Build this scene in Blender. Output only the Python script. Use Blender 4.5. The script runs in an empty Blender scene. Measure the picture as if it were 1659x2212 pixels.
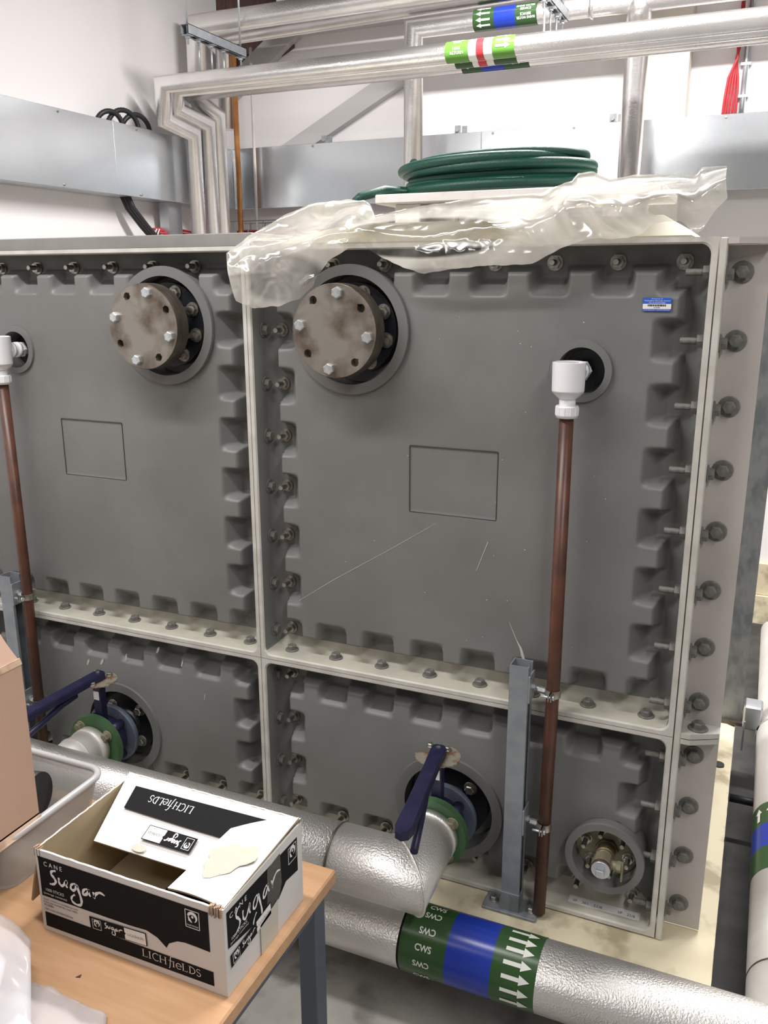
import bpy, math, random
import numpy as np
from mathutils import Vector, Matrix, noise as mnoise
random.seed(7)
PI = math.pi
sc = bpy.context.scene
COL = sc.collection
sc.view_settings.view_transform = 'Standard'
sc.view_settings.look = 'None'
sc.view_settings.gamma = 1.0
sc.view_settings.use_curve_mapping = False
sc.view_settings.exposure = 0.0

# ------------------------------------------------------------------ materials
def nd(nt, typ, **kw):
    n = nt.nodes.new(typ)
    for k, v in kw.items():
        if k in n.inputs.keys(): n.inputs[k].default_value = v
        else: setattr(n, k, v)
    return n
def rgba(c): return (c[0], c[1], c[2], 1.0)
def mat(name, base, rough=.5, metal=0., var=None, vscale=6., vlo=.4, vhi=.6, bump=0., bscale=150., btype='noise',
        bdist=.002, spec=.5, detail=5., stretch=None, rvar=0.):
    m = bpy.data.materials.new(name); m.use_nodes = True
    nt = m.node_tree; L = nt.links
    b = nt.nodes['Principled BSDF']
    b.inputs['Base Color'].default_value = rgba(base)
    b.inputs['Roughness'].default_value = rough
    b.inputs['Metallic'].default_value = metal
    b.inputs['Specular IOR Level'].default_value = spec
    tc = nd(nt, 'ShaderNodeTexCoord'); src = tc.outputs['Object']
    if stretch:
        mp = nd(nt, 'ShaderNodeMapping'); mp.inputs['Scale'].default_value = stretch
        L.new(src, mp.inputs['Vector']); src = mp.outputs['Vector']
    if var is not None:
        n = nd(nt, 'ShaderNodeTexNoise'); n.inputs['Scale'].default_value = vscale; n.inputs['Detail'].default_value = detail
        L.new(src, n.inputs['Vector'])
        r = nd(nt, 'ShaderNodeMapRange'); r.inputs['From Min'].default_value = vlo; r.inputs['From Max'].default_value = vhi
        L.new(n.outputs['Fac'], r.inputs['Value'])
        mx = nd(nt, 'ShaderNodeMix', data_type='RGBA')
        mx.inputs[6].default_value = rgba(base); mx.inputs[7].default_value = rgba(var)
        L.new(r.outputs['Result'], mx.inputs[0]); L.new(mx.outputs[2], b.inputs['Base Color'])
        if rvar:
            rr = nd(nt, 'ShaderNodeMapRange'); rr.inputs['To Min'].default_value = rough; rr.inputs['To Max'].default_value = rough + rvar
            L.new(r.outputs['Result'], rr.inputs['Value']); L.new(rr.outputs['Result'], b.inputs['Roughness'])
    if bump:
        if btype == 'noise':
            n2 = nd(nt, 'ShaderNodeTexNoise'); n2.inputs['Scale'].default_value = bscale; n2.inputs['Detail'].default_value = 3.
            o = n2.outputs['Fac']
        else:
            n2 = nd(nt, 'ShaderNodeTexVoronoi'); n2.inputs['Scale'].default_value = bscale; n2.feature = 'SMOOTH_F1'
            o = n2.outputs['Distance']
        L.new(src, n2.inputs['Vector'])
        bp = nd(nt, 'ShaderNodeBump'); bp.inputs['Strength'].default_value = bump; bp.inputs['Distance'].default_value = bdist
        L.new(o, bp.inputs['Height']); L.new(bp.outputs['Normal'], b.inputs['Normal'])
    return m

M = {}
M['grp'] = mat('tank_grey', (.165, .165, .16), .42, var=(.195, .195, .19), vscale=3.5, bump=.12, bscale=420, bdist=.001, rvar=.12)
M['rim'] = mat('tank_edge', (.60, .585, .54), .5, var=(.50, .485, .44), vscale=14, bump=.1, bscale=200)
M['dust'] = mat('dusty_ledge', (.50, .48, .40), .65, var=(.36, .35, .30), vscale=9, vlo=.45, vhi=.75, bump=.1, bscale=300)
M['side'] = mat('corner_grey', (.52, .485, .455), .5, var=(.46, .425, .40), vscale=5, bump=.08, bscale=200)
M['boltg'] = mat('painted_bolt', (.13, .13, .12), .5, var=(.2, .19, .17), vscale=60)
M['steel'] = mat('bolt_steel', (.52, .51, .47), .38, .85, var=(.3, .28, .24), vscale=80)
M['zinc'] = mat('zinc_bolt', (.72, .77, .80), .28, .75, var=(.6, .62, .62), vscale=90)
M['rusty'] = mat('mill_steel', (.34, .315, .28), .40, .7, var=(.13, .09, .065), vscale=15, vlo=.42, vhi=.68, bump=.1, bscale=120, detail=9)
M['edge'] = mat('cast_edge', (.16, .14, .12), .45, .6, var=(.1, .08, .06), vscale=20)
M['black'] = mat('black_flange', (.012, .014, .018), .38, bump=.05)
M['dark'] = mat('dark_gap', (.01, .01, .01), .8)
M['collar'] = mat('collar_grey', (.165, .165, .16), .5, bump=.1, bscale=200)
M['hole'] = mat('recess_inside', (.03, .03, .03), .6)
M['pvc'] = mat('white_plastic', (.84, .84, .86), .3)
M['brown'] = mat('brown_pipe', (.115, .042, .024), .38, var=(.07, .028, .018), vscale=14, bump=.04)
M['orange'] = mat('copper_pipe', (.62, .30, .10), .32, .6, var=(.5, .2, .07), vscale=12)
M['foil'] = mat('insulation_foil', (.90, .88, .85), .38, .85, var=(.78, .76, .73), vscale=4, bump=.8, bscale=240, bdist=.0020)
M['foilsm'] = mat('smooth_foil', (.90, .88, .87), .24, .93, var=(.82, .80, .79), vscale=5, bump=.45, bscale=210, bdist=.0016)
M['foilmatt'] = mat('matt_lagging', (.74, .72, .69), .5, .35, var=(.66, .64, .60), vscale=7, bump=.2, bscale=260, bdist=.001)
M['galv'] = mat('galvanised', (.50, .53, .56), .33, .85, var=(.62, .65, .68), vscale=9, vlo=.35, vhi=.65, bump=.02, bscale=25, rvar=.08, detail=2)
M['trunk'] = mat('galvanised_trunking', (.62, .65, .68), .23, .9, var=(.72, .75, .78), vscale=2.2, vlo=.2, vhi=.8, detail=1)
M['post'] = mat('weathered_galvanised', (.34, .36, .37), .5, .4, var=(.22, .245, .26), vscale=22, vlo=.42, vhi=.62, stretch=(1.5, 1, .7), detail=6)
M['strut'] = mat('grey_channel', (.33, .36, .385), .45, .35, var=(.28, .305, .33), vscale=25)
M['green'] = mat('green_flange', (.062, .15, .058), .45, var=(.05, .115, .05), vscale=12)
M['blue'] = mat('blue_lever', (.012, .012, .048), .42, var=(.018, .018, .06), vscale=30)
M['wafer'] = mat('blue_grey_disc', (.17, .205, .27), .42, .2, var=(.12, .14, .19), vscale=18)
M['notch'] = mat('notched_plate', (.42, .38, .30), .5, .5, var=(.28, .16, .09), vscale=40, vlo=.45, vhi=.6)
M['brass'] = mat('old_brass', (.30, .23, .13), .5, .55, var=(.16, .12, .07), vscale=30)
M['flbeige'] = mat('scaled_flange', (.30, .28, .19), .6, .3, var=(.2, .18, .12), vscale=20, vlo=.4, vhi=.65)
M['wall'] = mat('white_painted_wall', (.80, .775, .775), .7, bump=.04, bscale=30)
M['steelw'] = mat('white_painted_steel', (.47, .455, .45), .6)
M['cream'] = mat('cream_wall', (.66, .63, .55), .7)
M['beam'] = mat('painted_beam', (.60, .55, .54), .7)
M['rustbd'] = mat('brown_board', (.075, .04, .036), .7, var=(.12, .06, .05), vscale=8, stretch=(8, 1, 1))
M['wallf'] = mat('dark_unseen_wall', (.30, .30, .30), .8)  # unseen walls, colour darkened to cut bounced fill light
M['ceil'] = mat('ceiling_paint', (.22, .22, .22), .8)
M['beech'] = mat('beech_top', (.60, .36, .20), .42, var=(.52, .30, .155), vscale=7, vlo=.35, vhi=.7, stretch=(1.2, 9, 9), detail=6)
M['beechedge'] = mat('beech_edge', (.56, .32, .16), .45, var=(.48, .26, .12), vscale=8, stretch=(1, 9, 9))
M['leg'] = mat('grey_leg', (.095, .115, .145), .42)
M['card'] = mat('brown_cardboard', (.56, .375, .28), .75, var=(.50, .33, .24), vscale=4, bump=.12, bscale=120, stretch=(1, 1, .3))
M['cardcut'] = mat('torn_cardboard', (.60, .43, .31), .8, var=(.34, .22, .15), vscale=25)
M['kraft'] = mat('kraft_inside', (.43, .34, .21), .8, var=(.37, .29, .18), vscale=8, bump=.08, bscale=90)
M['boxw'] = mat('white_card', (.68, .66, .645), .6, var=(.63, .605, .59), vscale=6, vlo=.5, vhi=.75, bump=.06, bscale=60)
M['ink'] = mat('black_print', (.011, .011, .012), .8, spec=.15)
M['inkw'] = mat('white_print', (.80, .79, .78), .55)
M['stain'] = mat('damp_stain', (.52, .49, .41), .5)
M['tape'] = mat('parcel_tape', (.05, .048, .045), .25, bump=.3, bscale=50)
M['tapeb'] = mat('beige_tape', (.56, .53, .46), .3)
M['blackpl'] = mat('black_plastic', (.02, .02, .022), .45)
M['hose'] = mat('green_hose', (.006, .062, .042), .42, bump=.5, bscale=600, btype='voronoi', bdist=.001)
M['board'] = mat('white_board', (.80, .76, .73), .6, var=(.68, .62, .56), vscale=30, vlo=.55, vhi=.75, bump=.2, bscale=90)
M['cover'] = mat('tank_cover', (.50, .47, .38), .6, var=(.42, .39, .31), vscale=7)
M['coverg'] = mat('grey_cover', (.25, .24, .225), .55, var=(.21, .20, .19), vscale=6)
M['lgreen'] = mat('label_green', (.035, .095, .028), .28)
M['lgreenb'] = mat('bright_label_green', (.13, .33, .05), .28)
M['lblue'] = mat('label_blue', (.018, .05, .42), .26)
M['lred'] = mat('label_red', (.60, .05, .06), .28)
M['lwhite'] = mat('label_white', (.86, .88, .83), .4)
M['tagblue'] = mat('asset_blue', (.03, .12, .55), .35)
M['red'] = mat('red_cable', (.42, .02, .03), .5)
M['white'] = mat('white_cable', (.75, .75, .76), .5)
M['cable'] = mat('black_cable', (.012, .012, .014), .5)
M['paper'] = mat('white_paper', (.86, .85, .86), .6)

def floor_mat(name, c1, c2, c3, s1, s2, rough):
    m = mat(name, c1, rough, var=c2, vscale=s1, vlo=.42, vhi=.62, bump=.25, bscale=60, bdist=.003, detail=9)
    nt = m.node_tree; L = nt.links; b = nt.nodes['Principled BSDF']
    src = b.inputs['Base Color'].links[0].from_socket
    tc = nd(nt, 'ShaderNodeTexCoord'); n = nd(nt, 'ShaderNodeTexNoise'); n.inputs['Scale'].default_value = s2; n.inputs['Detail'].default_value = 8
    L.new(tc.outputs['Object'], n.inputs['Vector'])
    r = nd(nt, 'ShaderNodeMapRange'); r.inputs['From Min'].default_value = .52; r.inputs['From Max'].default_value = .66
    L.new(n.outputs['Fac'], r.inputs['Value'])
    mx = nd(nt, 'ShaderNodeMix', data_type='RGBA'); mx.inputs[7].default_value = rgba(c3)
    L.new(r.outputs['Result'], mx.inputs[0]); L.new(src, mx.inputs[6]); L.new(mx.outputs[2], b.inputs['Base Color'])
    return m
M['floor'] = floor_mat('concrete_floor', (.36, .345, .315), (.48, .465, .425), (.22, .21, .19), 5, 9, .75)
M['gapshade'] = mat('floor_gap_shade', (.035, .035, .034), .6, var=(.06, .058, .055), vscale=9)  # shade of the gap beside the plinth, put into the colour
M['plinth'] = floor_mat('cream_plinth', (.74, .67, .48), (.64, .57, .40), (.42, .36, .24), 5, 11, .6)
M['plinthside'] = floor_mat('plinth_side', (.30, .30, .29), (.24, .24, .23), (.16, .16, .15), 9, 14, .8)

def sheet_mat():
    m = bpy.data.materials.new('milky_polythene'); m.use_nodes = True
    nt = m.node_tree; L = nt.links; nt.nodes.remove(nt.nodes['Principled BSDF']); out = nt.nodes['Material Output']
    tc = nd(nt, 'ShaderNodeTexCoord')
    n1 = nd(nt, 'ShaderNodeTexNoise'); n1.inputs['Scale'].default_value = 6; n1.inputs['Detail'].default_value = 3; n1.inputs['Distortion'].default_value = 1.
    mp = nd(nt, 'ShaderNodeMapping'); mp.inputs['Scale'].default_value = (1, 1, 1.6); mp.inputs['Rotation'].default_value = (0, .5, 0)
    n2 = nd(nt, 'ShaderNodeTexNoise'); n2.noise_type = 'RIDGED_MULTIFRACTAL'; n2.inputs['Scale'].default_value = 17; n2.inputs['Detail'].default_value = 3; n2.inputs['Distortion'].default_value = .8
    bp = nd(nt, 'ShaderNodeBump'); bp.inputs['Strength'].default_value = .55; bp.inputs['Distance'].default_value = .010
    L.new(tc.outputs['Object'], n1.inputs['Vector']); L.new(tc.outputs['Object'], mp.inputs['Vector']); L.new(mp.outputs['Vector'], n2.inputs['Vector'])
    L.new(n2.outputs['Fac'], bp.inputs['Height'])
    tr = nd(nt, 'ShaderNodeBsdfTransparent'); tr.inputs['Color'].default_value = (.95, .95, .93, 1)
    df = nd(nt, 'ShaderNodeBsdfDiffuse'); df.inputs['Color'].default_value = (.88, .85, .78, 1)
    tl = nd(nt, 'ShaderNodeBsdfTranslucent'); tl.inputs['Color'].default_value = (.93, .90, .83, 1)
    gl = nd(nt, 'ShaderNodeBsdfGlossy'); gl.inputs['Roughness'].default_value = .16
    for s in (df, gl): L.new(bp.outputs['Normal'], s.inputs['Normal'])
    m1 = nd(nt, 'ShaderNodeMixShader'); m1.inputs[0].default_value = .45
    L.new(df.outputs[0], m1.inputs[1]); L.new(tl.outputs[0], m1.inputs[2])
    at = nd(nt, 'ShaderNodeAttribute'); at.attribute_name = 'clear'
    r = nd(nt, 'ShaderNodeMapRange'); r.inputs['From Min'].default_value = .35; r.inputs['From Max'].default_value = .65
    r.inputs['To Min'].default_value = .46; r.inputs['To Max'].default_value = .78
    L.new(n1.outputs['Fac'], r.inputs['Value'])
    sb = nd(nt, 'ShaderNodeMath', operation='SUBTRACT'); sb.use_clamp = True
    L.new(r.outputs['Result'], sb.inputs[0]); L.new(at.outputs['Fac'], sb.inputs[1])
    m2 = nd(nt, 'ShaderNodeMixShader'); L.new(sb.outputs[0], m2.inputs[0])
    L.new(tr.outputs[0], m2.inputs[1]); L.new(m1.outputs[0], m2.inputs[2])
    m3 = nd(nt, 'ShaderNodeMixShader'); m3.inputs[0].default_value = .17; L.new(m2.outputs[0], m3.inputs[1]); L.new(gl.outputs[0], m3.inputs[2])
    L.new(m3.outputs[0], out.inputs['Surface'])
    return m
M['sheet'] = sheet_mat()
def clear_mat(name, col, a, rough=.25):
    m = bpy.data.materials.new(name); m.use_nodes = True
    nt = m.node_tree; L = nt.links; b = nt.nodes['Principled BSDF']; out = nt.nodes['Material Output']
    b.inputs['Base Color'].default_value = rgba(col); b.inputs['Roughness'].default_value = rough
    tr = nd(nt, 'ShaderNodeBsdfTransparent'); mx = nd(nt, 'ShaderNodeMixShader'); mx.inputs[0].default_value = a
    L.new(tr.outputs[0], mx.inputs[1]); L.new(b.outputs[0], mx.inputs[2]); L.new(mx.outputs[0], out.inputs['Surface'])
    return m
M['crate'] = clear_mat('translucent_crate', (.42, .42, .41), .58)
M['crater'] = clear_mat('translucent_rim', (.50, .50, .51), .75)
M['sleeve'] = clear_mat('clear_sleeve', (.75, .75, .78), .38, .15)

# ------------------------------------------------------------------ mesh builder
ROOT = {}
class MB:
    def __init__(s): s.v = []; s.f = []; s.sm = []; s.mi = []; s.cur = 0
    def m(s, i): s.cur = i; return s
    def add(s, vs, fs, smooth=False):
        o = len(s.v); s.v += [tuple(p) for p in vs]
        for f in fs: s.f.append(tuple(i + o for i in f)); s.sm.append(smooth); s.mi.append(s.cur)
        return s
    def box(s, x0, x1, y0, y1, z0, z1, b=0.):
        if b <= 0:
            v = [(x, y, z) for x in (x0, x1) for y in (y0, y1) for z in (z0, z1)]
            return s.add(v, [(0, 1, 3, 2), (4, 6, 7, 5), (0, 4, 5, 1), (2, 3, 7, 6), (0, 2, 6, 4), (1, 5, 7, 3)])
        # chamfered box
        v = []; idx = {}
        X = (x0, x1); Y = (y0, y1); Z = (z0, z1)
        for i in (0, 1):
            for j in (0, 1):
                for k in (0, 1):
                    sx, sy, sz = (1 - 2 * i), (1 - 2 * j), (1 - 2 * k)
                    idx[i, j, k, 0] = len(v); v.append((X[i], Y[j] + sy * b, Z[k] + sz * b))
                    idx[i, j, k, 1] = len(v); v.append((X[i] + sx * b, Y[j], Z[k] + sz * b))
                    idx[i, j, k, 2] = len(v); v.append((X[i] + sx * b, Y[j] + sy * b, Z[k]))
        f = []
        I = idx
        for i in (0, 1): f.append((I[i, 0, 0, 0], I[i, 1, 0, 0], I[i, 1, 1, 0], I[i, 0, 1, 0]))
        for j in (0, 1): f.append((I[0, j, 0, 1], I[1, j, 0, 1], I[1, j, 1, 1], I[0, j, 1, 1]))
        for k in (0, 1): f.append((I[0, 0, k, 2], I[1, 0, k, 2], I[1, 1, k, 2], I[0, 1, k, 2]))
        for a in (0, 1):
            for c in (0, 1):
                f.append((I[a, c, 0, 0], I[a, c, 1, 0], I[a, c, 1, 1], I[a, c, 0, 1]))
                f.append((I[a, 0, c, 0], I[a, 1, c, 0], I[a, 1, c, 2], I[a, 0, c, 2]))
                f.append((I[0, a, c, 1], I[1, a, c, 1], I[1, a, c, 2], I[0, a, c, 2]))
        for key in [(i, j, k) for i in (0, 1) for j in (0, 1) for k in (0, 1)]:
            f.append(tuple(I[key + (q,)] for q in (0, 1, 2)))
        return s.add(v, f)
    def lathe(s, prof, o=(0, 0, 0), ax=(0, 0, 1), n=32, a0=0., smooth=True, caps=True):
        """prof: (radius, distance along ax) list; sharp steps by repeating points"""
        ax = Vector(ax).normalized(); t = Vector((0, 0, 1)) if abs(ax.z) < .9 else Vector((1, 0, 0))
        u = ax.cross(t).normalized(); w = ax.cross(u); o = Vector(o)
        vs = []
        for r, h in prof:
            for k in range(n):
                a = a0 + 2 * PI * k / n
                vs.append(o + ax * h + (u * math.cos(a) + w * math.sin(a)) * r)
        fs = []
        base = len(s.v); s.v += [tuple(p) for p in vs]
        for i in range(len(prof) - 1):
            if prof[i] == prof[i + 1]: continue
            # soften only along gentle runs
            for k in range(n):
                k2 = (k + 1) % n
                s.f.append((base + i * n + k, base + i * n + k2, base + (i + 1) * n + k2, base + (i + 1) * n + k)); s.sm.append(smooth); s.mi.append(s.cur)
        if caps:
            if prof[0][0] > 1e-6:
                s.f.append(tuple(base + k for k in range(n))[::-1]); s.sm.append(False); s.mi.append(s.cur)
            if prof[-1][0] > 1e-6:
                q = (len(prof) - 1) * n; s.f.append(tuple(base + q + k for k in range(n))); s.sm.append(False); s.mi.append(s.cur)
        return s
    def steps(s, prof, **k):
        p = []
        for i, q in enumerate(prof):
            p.append(q)
            if 0 < i < len(prof) - 1: p.append(q)
        # duplicate rings -> hard edges (no face between equal points)
        return s.lathe(p, **k)
    def cyl(s, a, b, r, n=20, r2=None, smooth=True):
        a = Vector(a); b = Vector(b); d = b - a
        p = [(r, 0), (r if r2 is None else r2, d.length)]
        return s.lathe(p, o=a, ax=d, n=n, smooth=smooth)
    def hexp(s, a, b, r): return s.cyl(a, b, r, n=6, smooth=False)
    def tube(s, pts, r, n=24, caps=True, closed=False, miter=True):
        """mitred pipe along a polyline"""
        pts = [Vector(p) for p in pts]; N = len(pts)
        dirs = [(pts[(i + 1) % N] - pts[i]).normalized() for i in range(N if closed else N - 1)]
        t = Vector((0, 0, 1)) if abs(dirs[0].z) < .9 else Vector((0, 1, 0))
        u = dirs[0].cross(t).normalized(); w = dirs[0].cross(u).normalized()
        base = len(s.v)
        for i in range(N):
            if closed: d0 = dirs[i - 1]; d1 = dirs[i]
            else: d0 = dirs[max(0, i - 1)]; d1 = dirs[min(N - 2, i)]
            if i > 0:
                # rotate frame from d0 to d1 when leaving; ring drawn in frame of d0 projected on the mitre plane
                nrm = (d0 + d1).normalized() if (d0 + d1).length > 1e-6 else d0
            else: nrm = d0
            rr = r[i] if isinstance(r, (list, tuple)) else r
            for k in range(n):
                a = 2 * PI * k / n
                off = (u * math.cos(a) + w * math.sin(a)) * rr
                if i > 0 and miter:
                    off = off - d0 * (off.dot(nrm) / d0.dot(nrm))
                s.v.append(tuple(pts[i] + off))
            if i > 0 or closed:
                q = d0.rotation_difference(d1); u = q @ u; w = q @ w
        segs = N if closed else N - 1
        for i in range(segs):
            j = (i + 1) % N
            for k in range(n):
                k2 = (k + 1) % n
                s.f.append((base + i * n + k, base + i * n + k2, base + j * n + k2, base + j * n + k)); s.sm.append(True); s.mi.append(s.cur)
        if caps and not closed:
            s.f.append(tuple(base + k for k in range(n))[::-1]); s.sm.append(False); s.mi.append(s.cur)
            q = (N - 1) * n; s.f.append(tuple(base + q + k for k in range(n))); s.sm.append(False); s.mi.append(s.cur)
        return s
    def prism(s, poly, o, u, v, depth):
        """2D polygon in plane (o,u,v) extruded along u x v by depth (both ends closed)"""
        o = Vector(o); u = Vector(u); v = Vector(v); w = u.cross(v).normalized() * depth
        n = len(poly); a = [o + u * p[0] + v * p[1] for p in poly]
        vs = a + [p + w for p in a]
        fs = [tuple(range(n))[::-1], tuple(range(n, 2 * n))] + [(i, (i + 1) % n, (i + 1) % n + n, i + n) for i in range(n)]
        return s.add(vs, fs)
    def grid(s, P, smooth=True, closed=False):
        """P: rows x cols of points"""
        R = len(P); Cn = len(P[0]); vs = [p for row in P for p in row]
        fs = [(i * Cn + j, i * Cn + j + 1, (i + 1) * Cn + j + 1, (i + 1) * Cn + j) for i in range(R - 1) for j in range(Cn - 1)]
        return s.add(vs, fs, smooth)
    def ribbon(s, pts, w, o, u, v, join=True):
        """flat stroke along 2D pts with width w (number or list) in plane"""
        o = Vector(o); u = Vector(u); v = Vector(v); n = len(pts); L_ = []; R_ = []
        for i, p in enumerate(pts):
            a = pts[max(0, i - 1)]; b = pts[min(n - 1, i + 1)]
            dx, dy = b[0] - a[0], b[1] - a[1]; l = math.hypot(dx, dy) or 1
            ww = (w[i] if isinstance(w, (list, tuple)) else w) / 2
            nx, ny = -dy / l * ww, dx / l * ww
            L_.append(o + u * (p[0] + nx) + v * (p[1] + ny)); R_.append(o + u * (p[0] - nx) + v * (p[1] - ny))
        return s.add(L_ + R_, [(i, i + 1, n + i + 1, n + i) for i in range(n - 1)])
    def poly(s, pts, o, u, v):
        o = Vector(o); u = Vector(u); v = Vector(v)
        return s.add([o + u * p[0] + v * p[1] for p in pts], [tuple(range(len(pts)))])
    def build(s, name, mats, parent=None, label=None, solid=0., recalc=True, **props):
        if not isinstance(mats, (list, tuple)): mats = [mats]
        me = bpy.data.meshes.new(name)
        org = Vector(ROOT.get(parent.name if parent else '', (0, 0, 0)))
        me.from_pydata([tuple(Vector(p) - org) for p in s.v], [], s.f)
        for mm in mats: me.materials.append(M[mm] if isinstance(mm, str) else mm)
        me.polygons.foreach_set('use_smooth', s.sm); me.polygons.foreach_set('material_index', s.mi)
        if recalc:
            import bmesh
            bm = bmesh.new(); bm.from_mesh(me); bmesh.ops.recalc_face_normals(bm, faces=bm.faces); bm.to_mesh(me); bm.free()
        me.update()
        o = bpy.data.objects.new(name, me); COL.objects.link(o)
        if parent: o.parent = parent; ROOT[o.name] = tuple(org)
        if solid:
            md = o.modifiers.new('thick', 'SOLIDIFY'); md.thickness = solid; md.offset = 0
        if label: o['label'] = label
        for k, v in props.items(): o[k] = v
        return o
def thing(name, loc, label, cat, group=None):
    o = bpy.data.objects.new(name, None); COL.objects.link(o); o.location = loc
    o['label'] = label; o['category'] = cat
    if group: o['group'] = group
    ROOT[o.name] = tuple(loc); o.empty_display_size = .05
    return o
def inst(src, name, parent, pos, rot=(0, 0, 0), scale=None):
    o = src.copy(); o.name = name; COL.objects.link(o); o.parent = parent
    o.location = Vector(pos) - Vector(ROOT[parent.name]); o.rotation_euler = rot
    if scale: o.scale = (scale,) * 3
    ROOT[o.name] = ROOT[parent.name]
    return o
def struct(name, mb, m, label=None):
    o = mb.build(name, m); o['kind'] = 'structure'
    return o

# ------------------------------------------------------------------ lettering
_tc = {}
def glyphs(txt, size):
    bold = .0
    if size == 1 and txt in ('CWS', 'HWS', 'RETURN', 'MAINS WATER', 'SERVICE'): bold = .022
    if txt not in _tc:
        cu = bpy.data.curves.new('t', 'FONT'); cu.body = txt; cu.size = 1.; cu.resolution_u = 3; cu.offset = bold
        ob = bpy.data.objects.new('t', cu); COL.objects.link(ob)
        dg = bpy.context.evaluated_depsgraph_get(); dg.update()
        me = bpy.data.meshes.new_from_object(ob.evaluated_get(dg))
        _tc[txt] = ([(v.co.x, v.co.y) for v in me.vertices], [tuple(p.vertices) for p in me.polygons])
        bpy.data.objects.remove(ob); bpy.data.curves.remove(cu); bpy.data.meshes.remove(me)
    v, f = _tc[txt]
    x0 = min(p[0] for p in v); x1 = max(p[0] for p in v); y0 = min(p[1] for p in v); y1 = max(p[1] for p in v)
    return v, f, x0, x1, y0, y1
def text(mb, txt, o, u, v, w, h, rot=0.):
    """text centred at o filling w x h in plane u,v"""
    vs, fs, x0, x1, y0, y1 = glyphs(txt, 1); o = Vector(o); u = Vector(u); v = Vector(v)
    c, sn = math.cos(rot), math.sin(rot); P = []
    for x, y in vs:
        a = (x - (x0 + x1) / 2) / (x1 - x0) * w; b = (y - (y0 + y1) / 2) / (y1 - y0) * h
        P.append(o + u * (a * c - b * sn) + v * (a * sn + b * c))
    mb.add(P, fs)
class Wrap:
    """maps (s along pipe, t around) to a pipe of radius R; theta 0 = up, growing towards front dir"""
    def __init__(s, axis0, ax, front, R): s.o = Vector(axis0); s.ax = Vector(ax); s.fr = Vector(front); s.R = R
    def p(s, a, th, dr=0.): return s.o + s.ax * a + (Vector((0, 0, 1)) * math.cos(th) + s.fr * math.sin(th)) * (s.R + dr)
    def band(s, mb, a0, a1, n=48): mb.grid([[s.p(a0, 2 * PI * k / n), s.p(a1, 2 * PI * k / n)] for k in range(n + 1)])
    def text(s, mb, txt, a, th, w, h, flip=False, dr=.0012):
        vs, fs, x0, x1, y0, y1 = glyphs(txt, 1); P = []
        for x, y in vs:
            q = (x - (x0 + x1) / 2) / (x1 - x0) * w; r = (y - (y0 + y1) / 2) / (y1 - y0) * h
            if flip: q, r = -q, -r
            P.append(s.p(a + q, th - r / s.R, dr))
        mb.add(P, fs)
    def arrow(s, mb, a0, a1, th, w, hw, dr=.0012):
        """arrow from a0 to a1"""
        d = 1 if a1 > a0 else -1; L_ = abs(a1 - a0); hl = min(hw * 1.1, L_ * .45)
        body = [(0, -w / 2), (L_ - hl, -w / 2), (L_ - hl, w / 2), (0, w / 2)]; head = [(L_ - hl, -hw / 2), (L_, 0), (L_ - hl, hw / 2)]
        for pl in (body, head): mb.add([s.p(a0 + d * x, th + y / s.R, dr) for x, y in pl], [tuple(range(len(pl)))])

# ------------------------------------------------------------------ room shell
ZF = -.23
XL, XR, YB, YN, ZC = -1.85, 3.2, 2.75, -3.6, 3.25
struct('floor', MB().box(XL, XR, YN, YB, ZF - .1, ZF), 'floor')
struct('ceiling', MB().box(XL, XR, YN, YB, ZC, ZC + .1), 'ceil')
struct('wall_left', MB().box(XL - .1, XL, YN, YB, ZF, ZC), 'wall')
struct('unseen_wall_right', MB().box(XR, XR + .1, YN, YB, ZF, ZC), 'wallf')
struct('wall_back', MB().box(XL, XR, YB, YB + .1, ZF, ZC), 'wall')
struct('unseen_wall_front', MB().box(XL, XR, YN - .1, YN, ZF, ZC), 'wallf')
b = MB(); b.box(.40, .655, 2.62, YB, ZF, ZC); struct('trim_pillar', b, 'cream')
b = MB(); b.box(-1.37, XR, 2.56, YB, 2.67, 2.90); struct('trim_beam', b, 'beam')
# low dirty kerb along the back wall
b = MB(); b.box(1.0, XR, 2.70, YB, ZF, -.09); b.box(1.0, XR, 2.72, YB, -.09, .075, .004); struct('trim_kerb', b, 'plinth')
b = MB(); b.prism([(XL, 2.40), (-1.375, 2.62), (-1.375, 3.1), (XL, 3.1)], (0, YB - .001, 0), (1, 0, 0), (0, 0, 1), .012)
t = b.build('trim_board', 'rustbd'); t['kind'] = 'structure'

b = MB(); b.box(1.13, 1.95, -.4, 2.68, ZF, ZF + .004); t = struct('trim_floor_shade', b, 'gapshade')  # added dark strip standing in for shade on the floor beside the plinth
# diagonal steel braces on the back wall
def brace(p0, p1, w, label):
    d = (Vector(p1) - Vector(p0)); d = Vector((d[0], 0, d[1])) if len(p0) == 2 else d
    L_ = d.length; u = d / L_; n = Vector((-u.z, 0, u.x))
    o = Vector((p0[0], 2.745, p0[1])); T = thing('brace', tuple(o), label, 'brace', 'painted steel braces on the back wall')
    g = MB(); g.prism([(0, -w / 2), (L_, -w / 2), (L_, w / 2), (0, w / 2)], o, u, n, .05)
    g.build('web', 'steelw', T)
    g = MB(); g.prism([(0, w / 2), (L_, w / 2), (L_, w / 2 + .008), (0, w / 2 + .008)], o, u, n, .05)
    g.build('flange', 'steelw', T)
brace((-1.48, 2.058), (-.60, 2.495), .085, 'grey-white diagonal steel brace rising behind the trunking to the left vertical pipe')
brace((-1.80, 2.41), (-1.25, 2.78), .10, 'white diagonal steel brace below the brown board in the upper left corner')

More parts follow.
